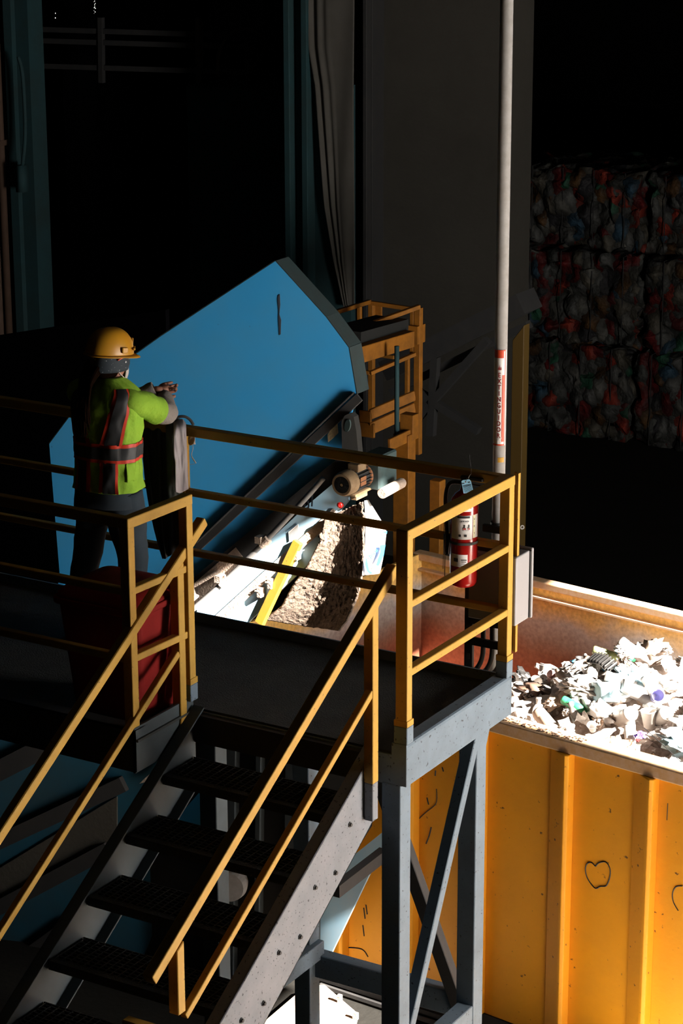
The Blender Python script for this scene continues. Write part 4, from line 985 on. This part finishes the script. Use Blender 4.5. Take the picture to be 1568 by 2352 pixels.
chains.append([4, (SLh, .052), (lp(SLh, EL_, .5), .042), (EL_, .036), (lp(EL_, WL, .5), .033), (WL, .023)]); iWL = n+4; n += 5
chains.append([0, (bp(.085, 0, .82), .085), (lp(bp(.085, 0, .82), KR, .5), .075), (KR, .055), (lp(KR, AR, .5), .048), (AR, .036), (AR+Fd*.10+V((0, 0, -.045)), .034)]); n += 6
chains.append([0, (bp(-.085, 0, .82), .085), (lp(bp(-.085, 0, .82), KL, .5), .075), (KL, .055), (lp(KL, AL, .5), .048), (AL, .036), (AL+Fd*.10+V((0, 0, -.045)), .034)]); n += 6
skinned('body', chains, 'skin', person)
def mkhand(name, w, dirv, palm, curls, flip=1):
    d = V(dirv).normalized(); pn = V(palm); pn = (pn-d*pn.dot(d)).normalized(); s = d.cross(pn)*flip
    ch = [[(w-d*.015, (.021, .017)), (w+d*.02, (.026, .014)), (w+d*.045, (.034, .014)), (w+d*.068, (.036, .013))]]
    k = 4
    for i, (off, L) in enumerate(((-.029, .070), (-.010, .078), (.010, .073), (.028, .058))):
        b = w+d*.078+s*off; c = curls[i]; p = b; dd = (d+s*(off*3.2)).normalized(); seg = [(w+d*.066+s*off*.9, .0095)]
        for j, fr in enumerate((.45, .32, .23)):
            a = c*(j+.6); ddx = (dd*cos(a)+pn*sin(a)).normalized(); p = p+ddx*(L*fr); seg.append((p, .0085-.0009*j))
        ch.append([2]+seg); k += 4
    t0 = w+d*.022-s*.026; t1 = t0+(d*.6-s*.8+pn*.25).normalized()*.032; t2 = t1+(d*.85-s*.35+pn*.35).normalized()*.028; t3 = t2+(d*.9-s*.1+pn*.4).normalized()*.022
    ch.append([1, (t0, .013), (t1, .0115), (t2, .010), (t3, .0085)])
    return skinned(name, ch, 'skin', person)
camr = RT.copy(); camd = UP.copy()
mkhand('hand', WL, RT*.62+UP*.06+FW*.70, -FW*.6+RT*.5+UP*.45, (1.15, .95, .12, .05), flip=-1)
mkhand('hand', WR, UP*.25-RT*.9+FW*.3, UP*-.3-FW*.6, (.9, 1.0, 1.1, 1.2), flip=1)
# generic tube garment with varying radii and folds
def garment(name, pts, rs, material, parent=None, n=26, k=5, wr=.006, fr=30, squash=None, label=None):
    P_ = smoothpath(pts, k); m_ = len(pts)-1; R_ = []
    for i in range(len(P_)):
        t = i/k; a = min(int(t), m_-1) if m_ else 0; f = t-a; R_.append(rs[a]+(rs[min(a+1, m_)]-rs[a])*min(f, 1))
    bm = B(); rings = tube(bm, P_, R_, n, caps=False)
    for i, ring in enumerate(rings):
        c = P_[i]
        for v in ring:
            q = v.co*fr; nn = noise.noise(q)*.6+noise.noise(q*.4+V((3, 1, 2)))
            v.co += (v.co-c).normalized()*nn*wr
    o = build(name, bm, material, parent or person, smooth=True, label=label)
    md = o.modifiers.new('s', 'SOLIDIFY'); md.thickness = .004; md.offset = 1
    return o
# trousers as a continuous garment
def pants():
    bm = B(); NN = 28
    def ring(c, ax, ay, a, b, sq=2.3):
        out = []
        for j in range(NN):
            q = 2*pi*j/NN; cx, sx = cos(q), sin(q); e = 2/sq
            out.append(bm.verts.new(V(c)+ax*(a*math.copysign(abs(cx)**e, cx))+ay*(b*math.copysign(abs(sx)**e, sx))))
        return out
    rr = [ring(bp(0, 0, z), Rd, Fd, a, b) for z, a, b in ((1.0, .145, .11), (.92, .160, .12), (.84, .172, .128), (.78, .172, .125))]
    for a, b in zip(rr, rr[1:]):
        for j in range(NN): bm.faces.new((a[j], a[(j+1) % NN], b[(j+1) % NN], b[j]))
    for v in bm.verts:
        v.co += (v.co-bp(0, 0, v.co.z)).normalized()*noise.noise(v.co*22)*.006
    o = build('trousers', bm, 'jeans', person, smooth=True); o.modifiers.new('s', 'SOLIDIFY').thickness = .004
    return o
pants()
garment('trouser_leg', [bp(.075, 0, .86), lp(bp(.085, 0, .82), KR, .5), KR+V((0, 0, .02)), lp(KR, AR, .5), AR+V((0, 0, -.03))], [.100, .094, .074, .070, .070], 'jeans', wr=.010, fr=20)
garment('trouser_leg', [bp(-.075, 0, .86), lp(bp(-.085, 0, .82), KL, .5), KL+V((0, 0, .02)), lp(KL, AL, .5), AL+V((0, 0, -.03))], [.100, .094, .074, .070, .070], 'jeans', wr=.010, fr=20)
for A_ in (AR, AL):
    bm = B(); bmesh.ops.create_uvsphere(bm, u_segments=20, v_segments=12, radius=1)
    for v in bm.verts:
        x, y, z = v.co; z = max(z, -.55); v.co = V((A_.x, A_.y, 0))+Fd*(.055+y*.135)+Rd*(x*.048)+V((0, 0, .05+z*(.055 if y > .2 else .085)))
        v.co.z = max(v.co.z, .004)
    build('boot', bm, 'boot', person, smooth=True)
# vest ---------------------------------------------------------------------
VZ = [(.868, .182, .136, 0), (.90, .176, .130, 0), (.98, .172, .124, .003), (1.06, .170, .122, .006), (1.14, .176, .124, .01), (1.22, .182, .126, .012), (1.29, .184, .124, .014), (1.335, .180, .115, .018), (1.365, .166, .100, .024), (1.392, .130, .082, .03), (1.415, .086, .066, .036), (1.43, .066, .058, .042)]
def vz(z):
    for a, b in zip(VZ, VZ[1:]):
        if z <= b[0]:
            f = (z-a[0])/(b[0]-a[0]); return [a[i]+(b[i]-a[i])*f for i in (1, 2, 3)]
    return VZ[-1][1:]
def vp(q, z, off=0):
    a, b, f0 = vz(z); e = 2/2.5; cx, sx = cos(q), sin(q)
    p = V((math.copysign(abs(cx)**e, cx)*(a+off), math.copysign(abs(sx)**e, sx)*(b+off), 0))
    k = noise.noise(V((q*3.2, z*9, 1)))*.008+noise.noise(V((q*7, z*20, 4)))*.004+.006*sin(q*9+z*12)*max(0, (1.05-z)*3)
    r = 1+k/ .15
    return bp(p.x*r, f0+p.y*r, z)
bm = B(); NQ = 72; NZ = 60; grid = []
for i in range(NZ+1):
    z = .868+(1.43-.868)*i/NZ; grid.append([bm.verts.new(vp(2*pi*j/NQ, z)) for j in range(NQ)])
for i in range(NZ):
    for j in range(NQ): bm.faces.new((grid[i][j], grid[i][(j+1) % NQ], grid[i+1][(j+1) % NQ], grid[i+1][j]))
vest = build('safety_vest', bm, 'vest', person, smooth=True, label='lime green safety vest'); vest.modifiers.new('s', 'SOLIDIFY').thickness = .003
def strip(name, fn, n, m_, mt):
    bm = B(); g = [[bm.verts.new(fn(i/n, j/m_)) for j in range(m_+1)] for i in range(n+1)]
    for i in range(n):
        for j in range(m_): bm.faces.new((g[i][j], g[i+1][j], g[i+1][j+1], g[i][j+1]))
    return build(name, bm, mt, person, smooth=True)
def hband(z0, z1, off, mt, nm): strip(nm, lambda s, t: vp(2*pi*s, z0+(z1-z0)*t, off), 90, 3, mt)
hband(1.020, 1.116, .0045, 'tape_red', 'orange_trim'); hband(1.038, 1.098, .0065, 'tape', 'reflective_band')
def vband(qa, qb, z0, z1, w, off, mt, nm):
    # band centre runs from angle qa (bottom) to qb (top); w is half-width in metres
    def fn(s, t):
        z = z0+(z1-z0)*s; q = qa+(qb-qa)*s; a, b, _ = vz(z); dq = w/(.15)
        return vp(q+(t-.5)*2*dq, z, off)
    strip(nm, fn, 30, 6, mt)
QB = -pi/2    # back centre
for sgn in (1, -1):
    qa, qb = QB+sgn*.44, QB+sgn*.85
    vband(qa, qb, 1.112, 1.385, .052, .0045, 'tape_red', 'orange_trim'); vband(qa, qb, 1.112, 1.387, .034, .0065, 'tape', 'reflective_band')
    qa, qb = QB+sgn*.36, QB+sgn*.38
    vband(qa, qb, .870, 1.025, .043, .0045, 'tape_red', 'orange_trim'); vband(qa, qb, .870, 1.025, .028, .0065, 'tape', 'reflective_band')
o = strip('pocket', lambda s, t: vp(-.60+.42*t, .925+.095*s+(.006 if abs(t-.5) < .2 and s < .05 else 0), .0045), 8, 10, 'vest'); o.modifiers.new('s', 'SOLIDIFY').thickness = .003; o.modifiers[0].offset = 0
# vest sleeve (right), wide and short; left one
garment('vest_sleeve', [bp(.095, .01, 1.335), SR+V((0, 0, -.004)), lp(SR, ER, .40), lp(SR, ER, .74)], [.050, .060, .064, .066], 'vest', wr=.010, fr=22)
garment('vest_sleeve', [bp(-.115, .02, 1.335), SLh+V((0, 0, -.01)), lp(SLh, EL_, .45), lp(SLh, EL_, .75)], [.062, .064, .062, .058], 'vest', wr=.010, fr=22)
garment('shirt_sleeve', [lp(SR, ER, .55), ER+(ER-SR).normalized()*.005, lp(ER, WR, .35), lp(ER, WR, .7), lp(ER, WR, .97)], [.050, .052, .050, .044, .036], 'shirt', wr=.008, fr=30)
garment('shirt_sleeve', [lp(SLh, EL_, .6), EL_, lp(EL_, WL, .4), lp(EL_, WL, .75), lp(EL_, WL, .97)], [.050, .050, .044, .040, .036], 'shirt', wr=.008, fr=34)
# head --------------------------------------------------------------------
HD = V((.20, .97, -.12)).normalized(); HD0 = V((HD.x, HD.y, 0)).normalized(); HR = V((HD0.y, -HD0.x, 0)); HU = HR.cross(HD).normalized()
HO = bp(.0, .05, 1.500)
def hp_(r, f, u): return HO+HR*r+HD*f+HU*u
bm = B(); bmesh.ops.create_uvsphere(bm, u_segments=32, v_segments=24, radius=1)
for v in bm.verts:
    x, y, z = v.co; w = .074*(1-.22*max(0, -z)); f = .094
    if y > 0 and z < 0: f *= 1-.05*z*0
    yy_ = y*f+(.012 if (y > .3 and z < -.1) else 0)
    zz_ = z*.112
    if y > .85 and abs(x) < .28 and -.35 < z < .12: yy_ += .022*(1-abs(x)/.28)
    v.co = hp_(x*w, yy_, zz_)
build('head', bm, 'skin', person, smooth=True)
bm = B()
for sx in (-1, 1):
    c = hp_(sx*.076, -.008, -.010)
    lathe(bm, [(0, -.006), (.010, -.006), (.016, 0), (.019, .006), (.014, .008), (.008, .002), (0, .001)], 16, c, HR*sx)
build('ear', bm, 'skin', person, smooth=True)
bm = B()
for sx in (-1, 1): bmesh.ops.create_uvsphere(bm, u_segments=12, v_segments=8, radius=.011, matrix=Matrix.Translation(hp_(sx*.030, .080, .012)))
build('eye', bm, 'black', person, smooth=True)
bm = B(); n_ = 14; g = []
for i in range(n_+1):
    row = []
    for j in range(11):
        a = -1.15+2.3*i/n_; u = -.085+.075*j/10; rr_ = .100+.010*cos((j/10-.5)*pi)
        row.append(bm.verts.new(hp_(sin(a)*.080, cos(a)*rr_, u)))
    g.append(row)
for i in range(n_):
    for j in range(10): bm.faces.new((g[i][j], g[i+1][j], g[i+1][j+1], g[i][j+1]))
o = build('face_mask', bm, 'white_cloth', person, smooth=True); o.modifiers.new('s', 'SOLIDIFY').thickness = .002
bm = B()
for sx in (-1, 1):
    tube(bm, smoothpath([hp_(sx*.073, .040, -.012), hp_(sx*.082, .012, .006), hp_(sx*.084, -.010, .0), hp_(sx*.083, -.016, -.028), hp_(sx*.078, .0, -.050), hp_(sx*.072, .038, -.075)], 5), .0022, 6)
build('mask_loop', bm, 'white_cloth', person, smooth=True)
# bandana band around the head under the hat, covering hair
bm = B(); g = []
for i in range(49):
    q = 2*pi*i/48; row = []
    for j in range(9):
        t = j/8; u = -.048+.112*t+.010*cos(q)*(1-t)  # lower at the ear/back
        k = math.sqrt(max(.05, 1-(u/.125)**2)); k2 = 1.07+.02*noise.noise(V((q*4, t*4, 0)))
        row.append(bm.verts.new(hp_(sin(q)*.083*k*k2, cos(q)*.101*k*k2, u+.004)))
    g.append(row)
for i in range(48):
    for j in range(8): bm.faces.new((g[i][j], g[i+1][j], g[i+1][j+1], g[i][j+1]))
o = build('bandana', bm, 'bandana', person, smooth=True, label='dark patterned bandana'); o.modifiers.new('s', 'SOLIDIFY').thickness = .003
bm = B(); tube(bm, smoothpath([hp_(.090, -.03, .018), hp_(.096, .01, .034), hp_(.088, .05, .040), hp_(.062, .086, .040)], 5), .0035, 6); build('hat_strap', bm, 'ink_orange', person, smooth=True)
bm = B(); lathe(bm, [(0, 0), (.005, 0), (.005, .002), (0, .002)], 12, hp_(.083, .028, .006), HR); build('bandana_dot', bm, 'white_label', person)
# hair: back of head and long falling strands on the left
bm = B(); bmesh.ops.create_uvsphere(bm, u_segments=28, v_segments=20, radius=1)
for v in bm.verts:
    x, y, z = v.co; y = min(y, .25); v.co = hp_(x*.074, y*.096-.006, z*.098-.008)+V((0, 0, 1))*noise.noise(v.co*9)*.004
build('hair', bm, 'hair', person, smooth=True)
random.seed(9); bm = B()
for k in range(64):
    a0 = random.uniform(-.9, .75); st_ = hp_(-.02+a0*.06, -.080, -.03+random.uniform(-.02, .03))
    en = bp(-.050+a0*.030+random.uniform(-.02, .02), -.145+random.uniform(-.01, .012), 1.22+random.uniform(-.07, .06)); mid = bp(-.040+a0*.034, -.128, 1.37)
    tube(bm, smoothpath([st_, lp(st_, mid, .55)+Fd*-.03, mid, lp(mid, en, .5)+Fd*-.012, en], 4), [.0075]*14+[.006, .004, .002], 6)
build('long_hair', bm, 'hair', person, smooth=True)
# hard hat
hat = build  # alias for brevity
HH = HO+HU*.038; 
bm = B(); NQ2, NT = 56, 20; g = []
def hatp(q, t, off=0):
    "t 0 rim .. 1 crown"
    e = t*pi/2; r = cos(e)**.80 if t < 1 else 0
    a, b = (.106+off)*r, (.132+off)*r; u = (.130+off)*sin(e)**.95
    ridge = .004*max(0, cos(q*2))**6*(t > .2)
    return HH+HR*(sin(q)*a)+HD*(cos(q)*b-.006)+HU*(u+ridge*.5)
for i in range(NT+1):
    g.append([bm.verts.new(hatp(2*pi*j/NQ2, i/NT*.995)) for j in range(NQ2)])
for i in range(NT):
    for j in range(NQ2): bm.faces.new((g[i][j], g[i][(j+1) % NQ2], g[i+1][(j+1) % NQ2], g[i+1][j]))
bm.faces.new(g[-1])
hh = build('hard_hat', bm, 'hardhat', person, smooth=True, label='yellow hard hat'); hh.modifiers.new('s', 'SOLIDIFY').thickness = .003
bm = B(); g = []
for i in range(NQ2):
    q = 2*pi*i/NQ2; w = .008+.034*max(0, cos(q))**1.4
    a = hatp(q, .0); d = (HR*sin(q)+HD*cos(q)).normalized(); b = a+d*w-HU*(.004+.010*max(0, cos(q))); c = b-HU*.003
    g.append([bm.verts.new(a+HU*.004), bm.verts.new(b), bm.verts.new(c), bm.verts.new(a-HU*.002)])
for i in range(NQ2):
    k = (i+1) % NQ2
    for j in range(4): bm.faces.new((g[i][j], g[k][j], g[k][(j+1) % 4], g[i][(j+1) % 4]))
build('hat_brim', bm, 'hardhat', person, smooth=True)
bm = B()
for q in (pi/2,):
    p = hatp(q, .14, .004); obox(bm, p, HR, HD, HU, .008, .018, .014)
build('accessory_slot', bm, 'hardhat', person, bevel=.003); bm = B()
p = hatp(.75, .17, .004); d = (HR*cos(.75)-HD*sin(.75)).normalized(); obox(bm, p-HU*.006, (HR*sin(.75)+HD*cos(.75)), d, HU, .006, .045, .006)
build('hat_ridge', bm, 'hardhat', person, bevel=.003); bm = B()
p = hatp(.1, .25, .004); obox(bm, p, HD, HR, HU, .004, .02, .020)
build('accessory_slot', bm, 'hardhat', person, bevel=.003)
# ------------------------------------------------------------------ garments hung over the back rail
def drape(name, top, bot, y0, depth, material, label, cat, folds=5, amp=.03, th=.006, rows=40, cols_=30, seed=0, turn=0, bend=1):
    "top, bot: (u, v) outlines left->right given at the rail plane"
    bm = B(); g = []
    for i in range(rows+1):
        s = i/rows; row = []
        for j in range(cols_+1):
            q = j/cols_; T = lerp2(top, q); Bt = lerp2(bot, q)
            u = T[0]+(Bt[0]-T[0])*s**bend; v = T[1]+(Bt[1]-T[1])*s
            y = y0-depth*(1-math.exp(-s*14))+turn*(q-.5)*min(1, s*8)+amp*sin(q*folds*pi+seed+s*1.2)*min(1, s*4)+.012*noise.noise(V((q*6, s*5, seed)))
            p = at(u, v, y=y); row.append(bm.verts.new(p))
        g.append(row)
    for i in range(rows):
        for j in range(cols_): bm.faces.new((g[i][j], g[i][j+1], g[i+1][j+1], g[i+1][j]))
    o = build(name, bm, material, smooth=True); o.modifiers.new('s', 'SOLIDIFY').thickness = th
    return tag(o, label, cat) if cat else o
jk = drape('coat', [(325, 962), (352, 962), (385, 966), (408, 975)], [(372, 1282), (378, 1284), (392, 1275), (440, 1262)], 1.05, .085, 'cloth_dark', 'dark coat hanging over the back rail beside the worker', 'coat', folds=7, amp=.016, seed=1, bend=2.2)
drape('jacket', [(380, 972), (392, 966), (408, 966), (418, 972)], [(385, 1150), (402, 1148), (412, 1140), (420, 1130)], 1.045, .125, 'cloth_green', 'grey-green jacket lapel folded over the back rail', 'jacket', folds=3, amp=.006, seed=2, cols_=16, turn=.05)
drape('pale_cloth', [(398, 968), (408, 962), (420, 962), (427, 972)], [(404, 1130), (414, 1133), (424, 1128), (433, 1123)], 1.04, .16, 'cloth_pale', 'pale grey cloth hanging over the end of the back rail', 'cloth', folds=3, amp=.005, seed=3, cols_=16, turn=.10)
bm = B(); tube(bm, smoothpath([at(402, 968, y=1.0), at(410, 958, y=1.02), at(424, 957, y=1.04), at(436, 964, y=1.06), at(444, 976, y=1.07)], 5), [.008]*21, 8); build('collar', bm, 'cloth_dark', jk, smooth=True)
fm = thing('hanging_face_mask', 'white face mask with a dangling ear loop hanging from the back rail', 'face mask', at(440, 1015, y=1.05))
bm = B(); g = []
for i in range(7):
    row = []
    for j in range(7):
        u = 431+17*j/6; v = 1000+20*i/6+(3 if (j in (2, 3) and i > 4) else 0); row.append(bm.verts.new(at(u, v, y=1.045+.008*sin(j*1.3+i))))
    g.append(row)
for i in range(6):
    for j in range(6): bm.faces.new((g[i][j], g[i][j+1], g[i+1][j+1], g[i+1][j]))
o = build('mask_cloth', bm, 'white_cloth', fm, smooth=True); o.modifiers.new('s', 'SOLIDIFY').thickness = .003
bm = B(); tube(bm, smoothpath([at(442, 1018, y=1.04), at(443, 1030, y=1.04), at(440, 1042, y=1.04), at(441, 1050, y=1.04), at(446, 1058, y=1.04), at(450, 1064, y=1.04)], 4), [.0016]*8+[.002]*4+[.0035]*6+[.003]*3, 6)
tube(bm, smoothpath([at(450, 1064, y=1.04), at(443, 1066, y=1.04), at(434, 1067, y=1.04)], 3), .001, 5); build('ear_loop', bm, 'white_cloth', fm, smooth=True)
# ------------------------------------------------------------------ red bin
rb = thing('red_bin', 'tall red plastic bin with a domed lid standing on the left landing', 'bin', (-1.48, -.16, 0))
def rrect(cx, cy_, hx, hy, z, r=.05, n=6):
    out = []
    for sx, sy, a0 in ((1, 1, 0), (-1, 1, pi/2), (-1, -1, pi), (1, -1, 1.5*pi)):
        for k in range(n+1):
            a = a0+k*pi/2/n; out.append(V((cx+sx*(hx-r)+r*cos(a), cy_+sy*(hy-r)+r*sin(a), z)))
    return out
def loft(bm, rings, cap0=True, cap1=True):
    R = [[bm.verts.new(p) for p in r] for r in rings]
    for a, b in zip(R, R[1:]):
        for j in range(len(a)): bm.faces.new((a[j], a[(j+1) % len(a)], b[(j+1) % len(a)], b[j]))
    if cap0: bm.faces.new(R[0][::-1])
    if cap1: bm.faces.new(R[-1])
bx, by = -1.475, -.13
bm = B(); loft(bm, [rrect(bx, by, .19, .17, .0), rrect(bx, by, .235, .215, .54), rrect(bx, by, .255, .235, .545), rrect(bx, by, .255, .235, .575), rrect(bx, by, .225, .205, .575), rrect(bx, by, .18, .16, .02)], True, True); build('bin_body', bm, 'red_bin', rb, smooth=False, bevel=.006, seg=2)
bm = B(); loft(bm, [rrect(bx, by, .245, .225, .565), rrect(bx, by, .24, .22, .595), rrect(bx-.02, by, .19, .17, .625), rrect(bx-.03, by, .10, .09, .645, .04)]); build('bin_lid', bm, 'red_bin', rb, smooth=True)
# ------------------------------------------------------------------ fire extinguisher
ex_ = thing('fire_extinguisher', 'red fire extinguisher with white instruction labels hung inside the rear corner of the platform', 'fire extinguisher', (-.245, .985, .48))
ec = V((-.243, .985, 0)); ER_ = .068
bm = B(); lathe(bm, [(0, .492), (.050, .494), (.062, .502), (ER_, .520), (ER_, .900), (.062, .935), (.045, .960), (.022, .975), (.020, .99), (0, .99)], 40, ec); build('cylinder', bm, 'red', ex_, smooth=True)
def epatch(name, q0, q1, z0, z1, mt, off=.0012, par=ex_):
    bm = B(); n_ = max(3, int(abs(q1-q0)*12))
    g = [[bm.verts.new(ec+V(((ER_+off)*cos(q0+(q1-q0)*i/n_), (ER_+off)*sin(q0+(q1-q0)*i/n_), z))) for z in (z0, z1)] for i in range(n_+1)]
    for i in range(n_): bm.faces.new((g[i][0], g[i+1][0], g[i+1][1], g[i][1]))
    return build(name, bm, mt, par)
qm = radians(-59)
epatch('instruction_label', qm-1.1, qm+.55, .745, .865, 'white_label'); epatch('label_header', qm-.55, qm+.35, .852, .863, 'ink', .002)
epatch('yellow_strip', qm+.60, qm+.82, .75, .866, 'cream', .002); epatch('side_label', qm+.82, qm+1.15, .75, .866, 'white_label')
epatch('top_label', qm-.6, qm+.5, .885, .90, 'white_label', .0014)
epatch('lower_label', qm-1.1, qm+.22, .605, .668, 'white_label')
epatch('retaining_strap', -pi, pi, .715, .728, 'frame_dark', .004)
bm = B()
def ebit(q, z, w, h, off=.0026): 
    p = ec+V(((ER_+off)*cos(q), (ER_+off)*sin(q), z)); t_ = V((-sin(q), cos(q), 0)); obox(bm, p, t_, V((cos(q), sin(q), 0)), V((0, 0, 1)), w, .0004, h)
for k in range(4): ebit(qm-.25+k*.16, .838, .004, .0012)
for k in range(9): ebit(qm-.35+k*.07, .834-.0035*(k % 2), .002, .0008)
for q_ in (qm-.02, qm+.28): ebit(q_, .812, .0025, .008); ebit(q_-.06, .806, .004, .0014)
for k in range(5): ebit(qm-.1+k*.09, .791, .0022, .0008)
for q_ in (qm-.35, qm+.05): ebit(q_, .765, .006, .006)
ebit(qm-.05, .642, .014, .0022); ebit(qm-.05, .632, .012, .0012); ebit(qm-.1, .622, .009, .001); ebit(qm-.62, .640, .012, .009); ebit(qm-.1, .612, .02, .0006)
build('label_print', bm, 'ink', ex_)
bm = B(); ebit(qm-.02, .799, .007, .004); ebit(qm+.28, .799, .005, .003); build('label_pictogram', bm, 'ink_red', ex_)
bm = B()
for k in range(3): ebit(qm+.70, .775+k*.035, .0012, .004, .003)
build('strip_print', bm, 'ink', ex_)
bm = B(); tube(bm, [ec+V((0, 0, .98)), ec+V((0, 0, 1.03))], .018, 16); box(bm, ec.x-.02, ec.x+.10, ec.y-.010, ec.y+.010, 1.03, 1.045); box(bm, ec.x-.02, ec.x+.09, ec.y-.009, ec.y+.009, 1.005, 1.012); build('valve_handle', bm, 'black', ex_, bevel=.003)
bm = B(); tube(bm, smoothpath([ec+V((-.02, 0, 1.01)), ec+V((-.075, -.01, 1.0)), ec+V((-.098, -.01, .93)), ec+V((-.092, -.01, .8)), ec+V((-.09, -.01, .74))], 5), .010, 10); build('hose', bm, 'black', ex_, smooth=True)
bm = B(); lathe(bm, [(.0, 0), (.012, 0), (.016, .10), (.0, .10)], 14, ec+V((-.09, -.01, .64))); build('nozzle', bm, 'black', ex_, smooth=True)
bm = B(); tube(bm, [ec+V((-.086, -.03, .80)), ec+V((-.088, -.03, .50))], .0022, 6); tube(bm, [ec+V((-.105, -.01, .80)), ec+V((-.108, -.01, .56))], .0014, 6); build('bracket_rod', bm, 'steel', ex_)
bm = B(); p = at(1104, 1092, y=1.02); tube(bm, smoothpath([p+V((-.015, 0, -.004)), p, p+V((.012, 0, .004))], 4), .003, 8); tube(bm, smoothpath([at(1075, 1100, y=.96), at(1078, 1092, y=.96), at(1083, 1088, y=.96)], 4), .0012, 6); build('safety_pin', bm, 'steel', ex_, smooth=True)
tg = thing('inspection_tag', 'pale blue paper inspection tag tied to the fire extinguisher', 'tag', at(1070, 1115, y=.94))
def tp(u, v, y=.94): return at(u, v, p0=(-.25, y, 0), n=V((.55, -.8, 0)))
tagp = [(1059, 1106), (1062, 1103), (1077, 1101), (1081, 1105), (1086, 1126), (1065, 1137)]
bm = B(); prism(bm, [tp(*p) for p in tagp], (0, .001, 0)); build('tag_paper', bm, 'blue_tag', tg)
bm = B(); lathe(bm, [(0, 0), (.003, 0), (.003, .001), (0, .001)], 10, tp(1069, 1107, .938), (0, -1, 0)); build('eyelet', bm, 'ink_red', tg)
bm = B()
def tl(u0, v0, u1, v1, w=.0012): bar(bm, tp(u0, v0, .938), tp(u1, v1, .938), .0006, w, (0, 1, 0))
tl(1061, 1111, 1066, 1110, .005); tl(1074, 1108, 1079, 1107, .005)
for k in range(8): tl(1062.5+k*.55, 1116+k*2.2, 1081+k*.5, 1112.2+k*1.9, .0013 if k > 1 else .0024)
build('tag_print', bm, 'paint_number', tg)
bm = B(); tube(bm, smoothpath([tp(1069, 1106), tp(1073, 1098), tp(1079, 1092), tp(1082, 1080), tp(1079, 1060), tp(1078, 1044)], 4), .0009, 5); build('tie_string', bm, 'frame_dark', tg)
# ------------------------------------------------------------------ light
world = bpy.data.worlds.new('world'); bpy.context.scene.world = world; world.use_nodes = True
world.node_tree.nodes['Background'].inputs[0].default_value = (.75, .85, 1, 1); world.node_tree.nodes['Background'].inputs[1].default_value = .3
sl = bpy.data.lights.new('sun', 'SUN'); so = bpy.data.objects.new('sun', sl); C.objects.link(so)
EL, AZ = radians(34), radians(9)
sd = V((cos(EL)*cos(AZ), -cos(EL)*sin(AZ), sin(EL)))
so.rotation_euler = sd.to_track_quat('Z', 'Y').to_euler(); so.location = (10, -2, 8)
sl.energy = 66; sl.angle = radians(.53); sl.color = (1, .90, .80)
def area(name, loc, target, sx, sy, e, col):
    l = bpy.data.lights.new(name, 'AREA'); l.shape = 'RECTANGLE'; l.size = sx; l.size_y = sy; l.energy = e; l.color = col
    o = bpy.data.objects.new(name, l); C.objects.link(o); o.location = loc
    o.rotation_euler = (V(loc)-V(target)).to_track_quat('Z', 'Y').to_euler(); return o
area('right_fill_lamp', (DX-.05, 1.78, .0), (-5, 1.78, .0), 1.7, 3.15, 700, (1, .93, .85))  # added area lamp standing in for soft daylight from the unseen right
sc = bpy.context.scene
sc.view_settings.view_transform = 'Standard'; sc.view_settings.look = 'None'; sc.view_settings.gamma = 1; sc.view_settings.exposure = 0
sc.view_settings.use_curve_mapping = False
sc.cycles.use_denoising = True
sc.cycles.max_bounces = 8
sc.cycles.sample_clamp_indirect = 6
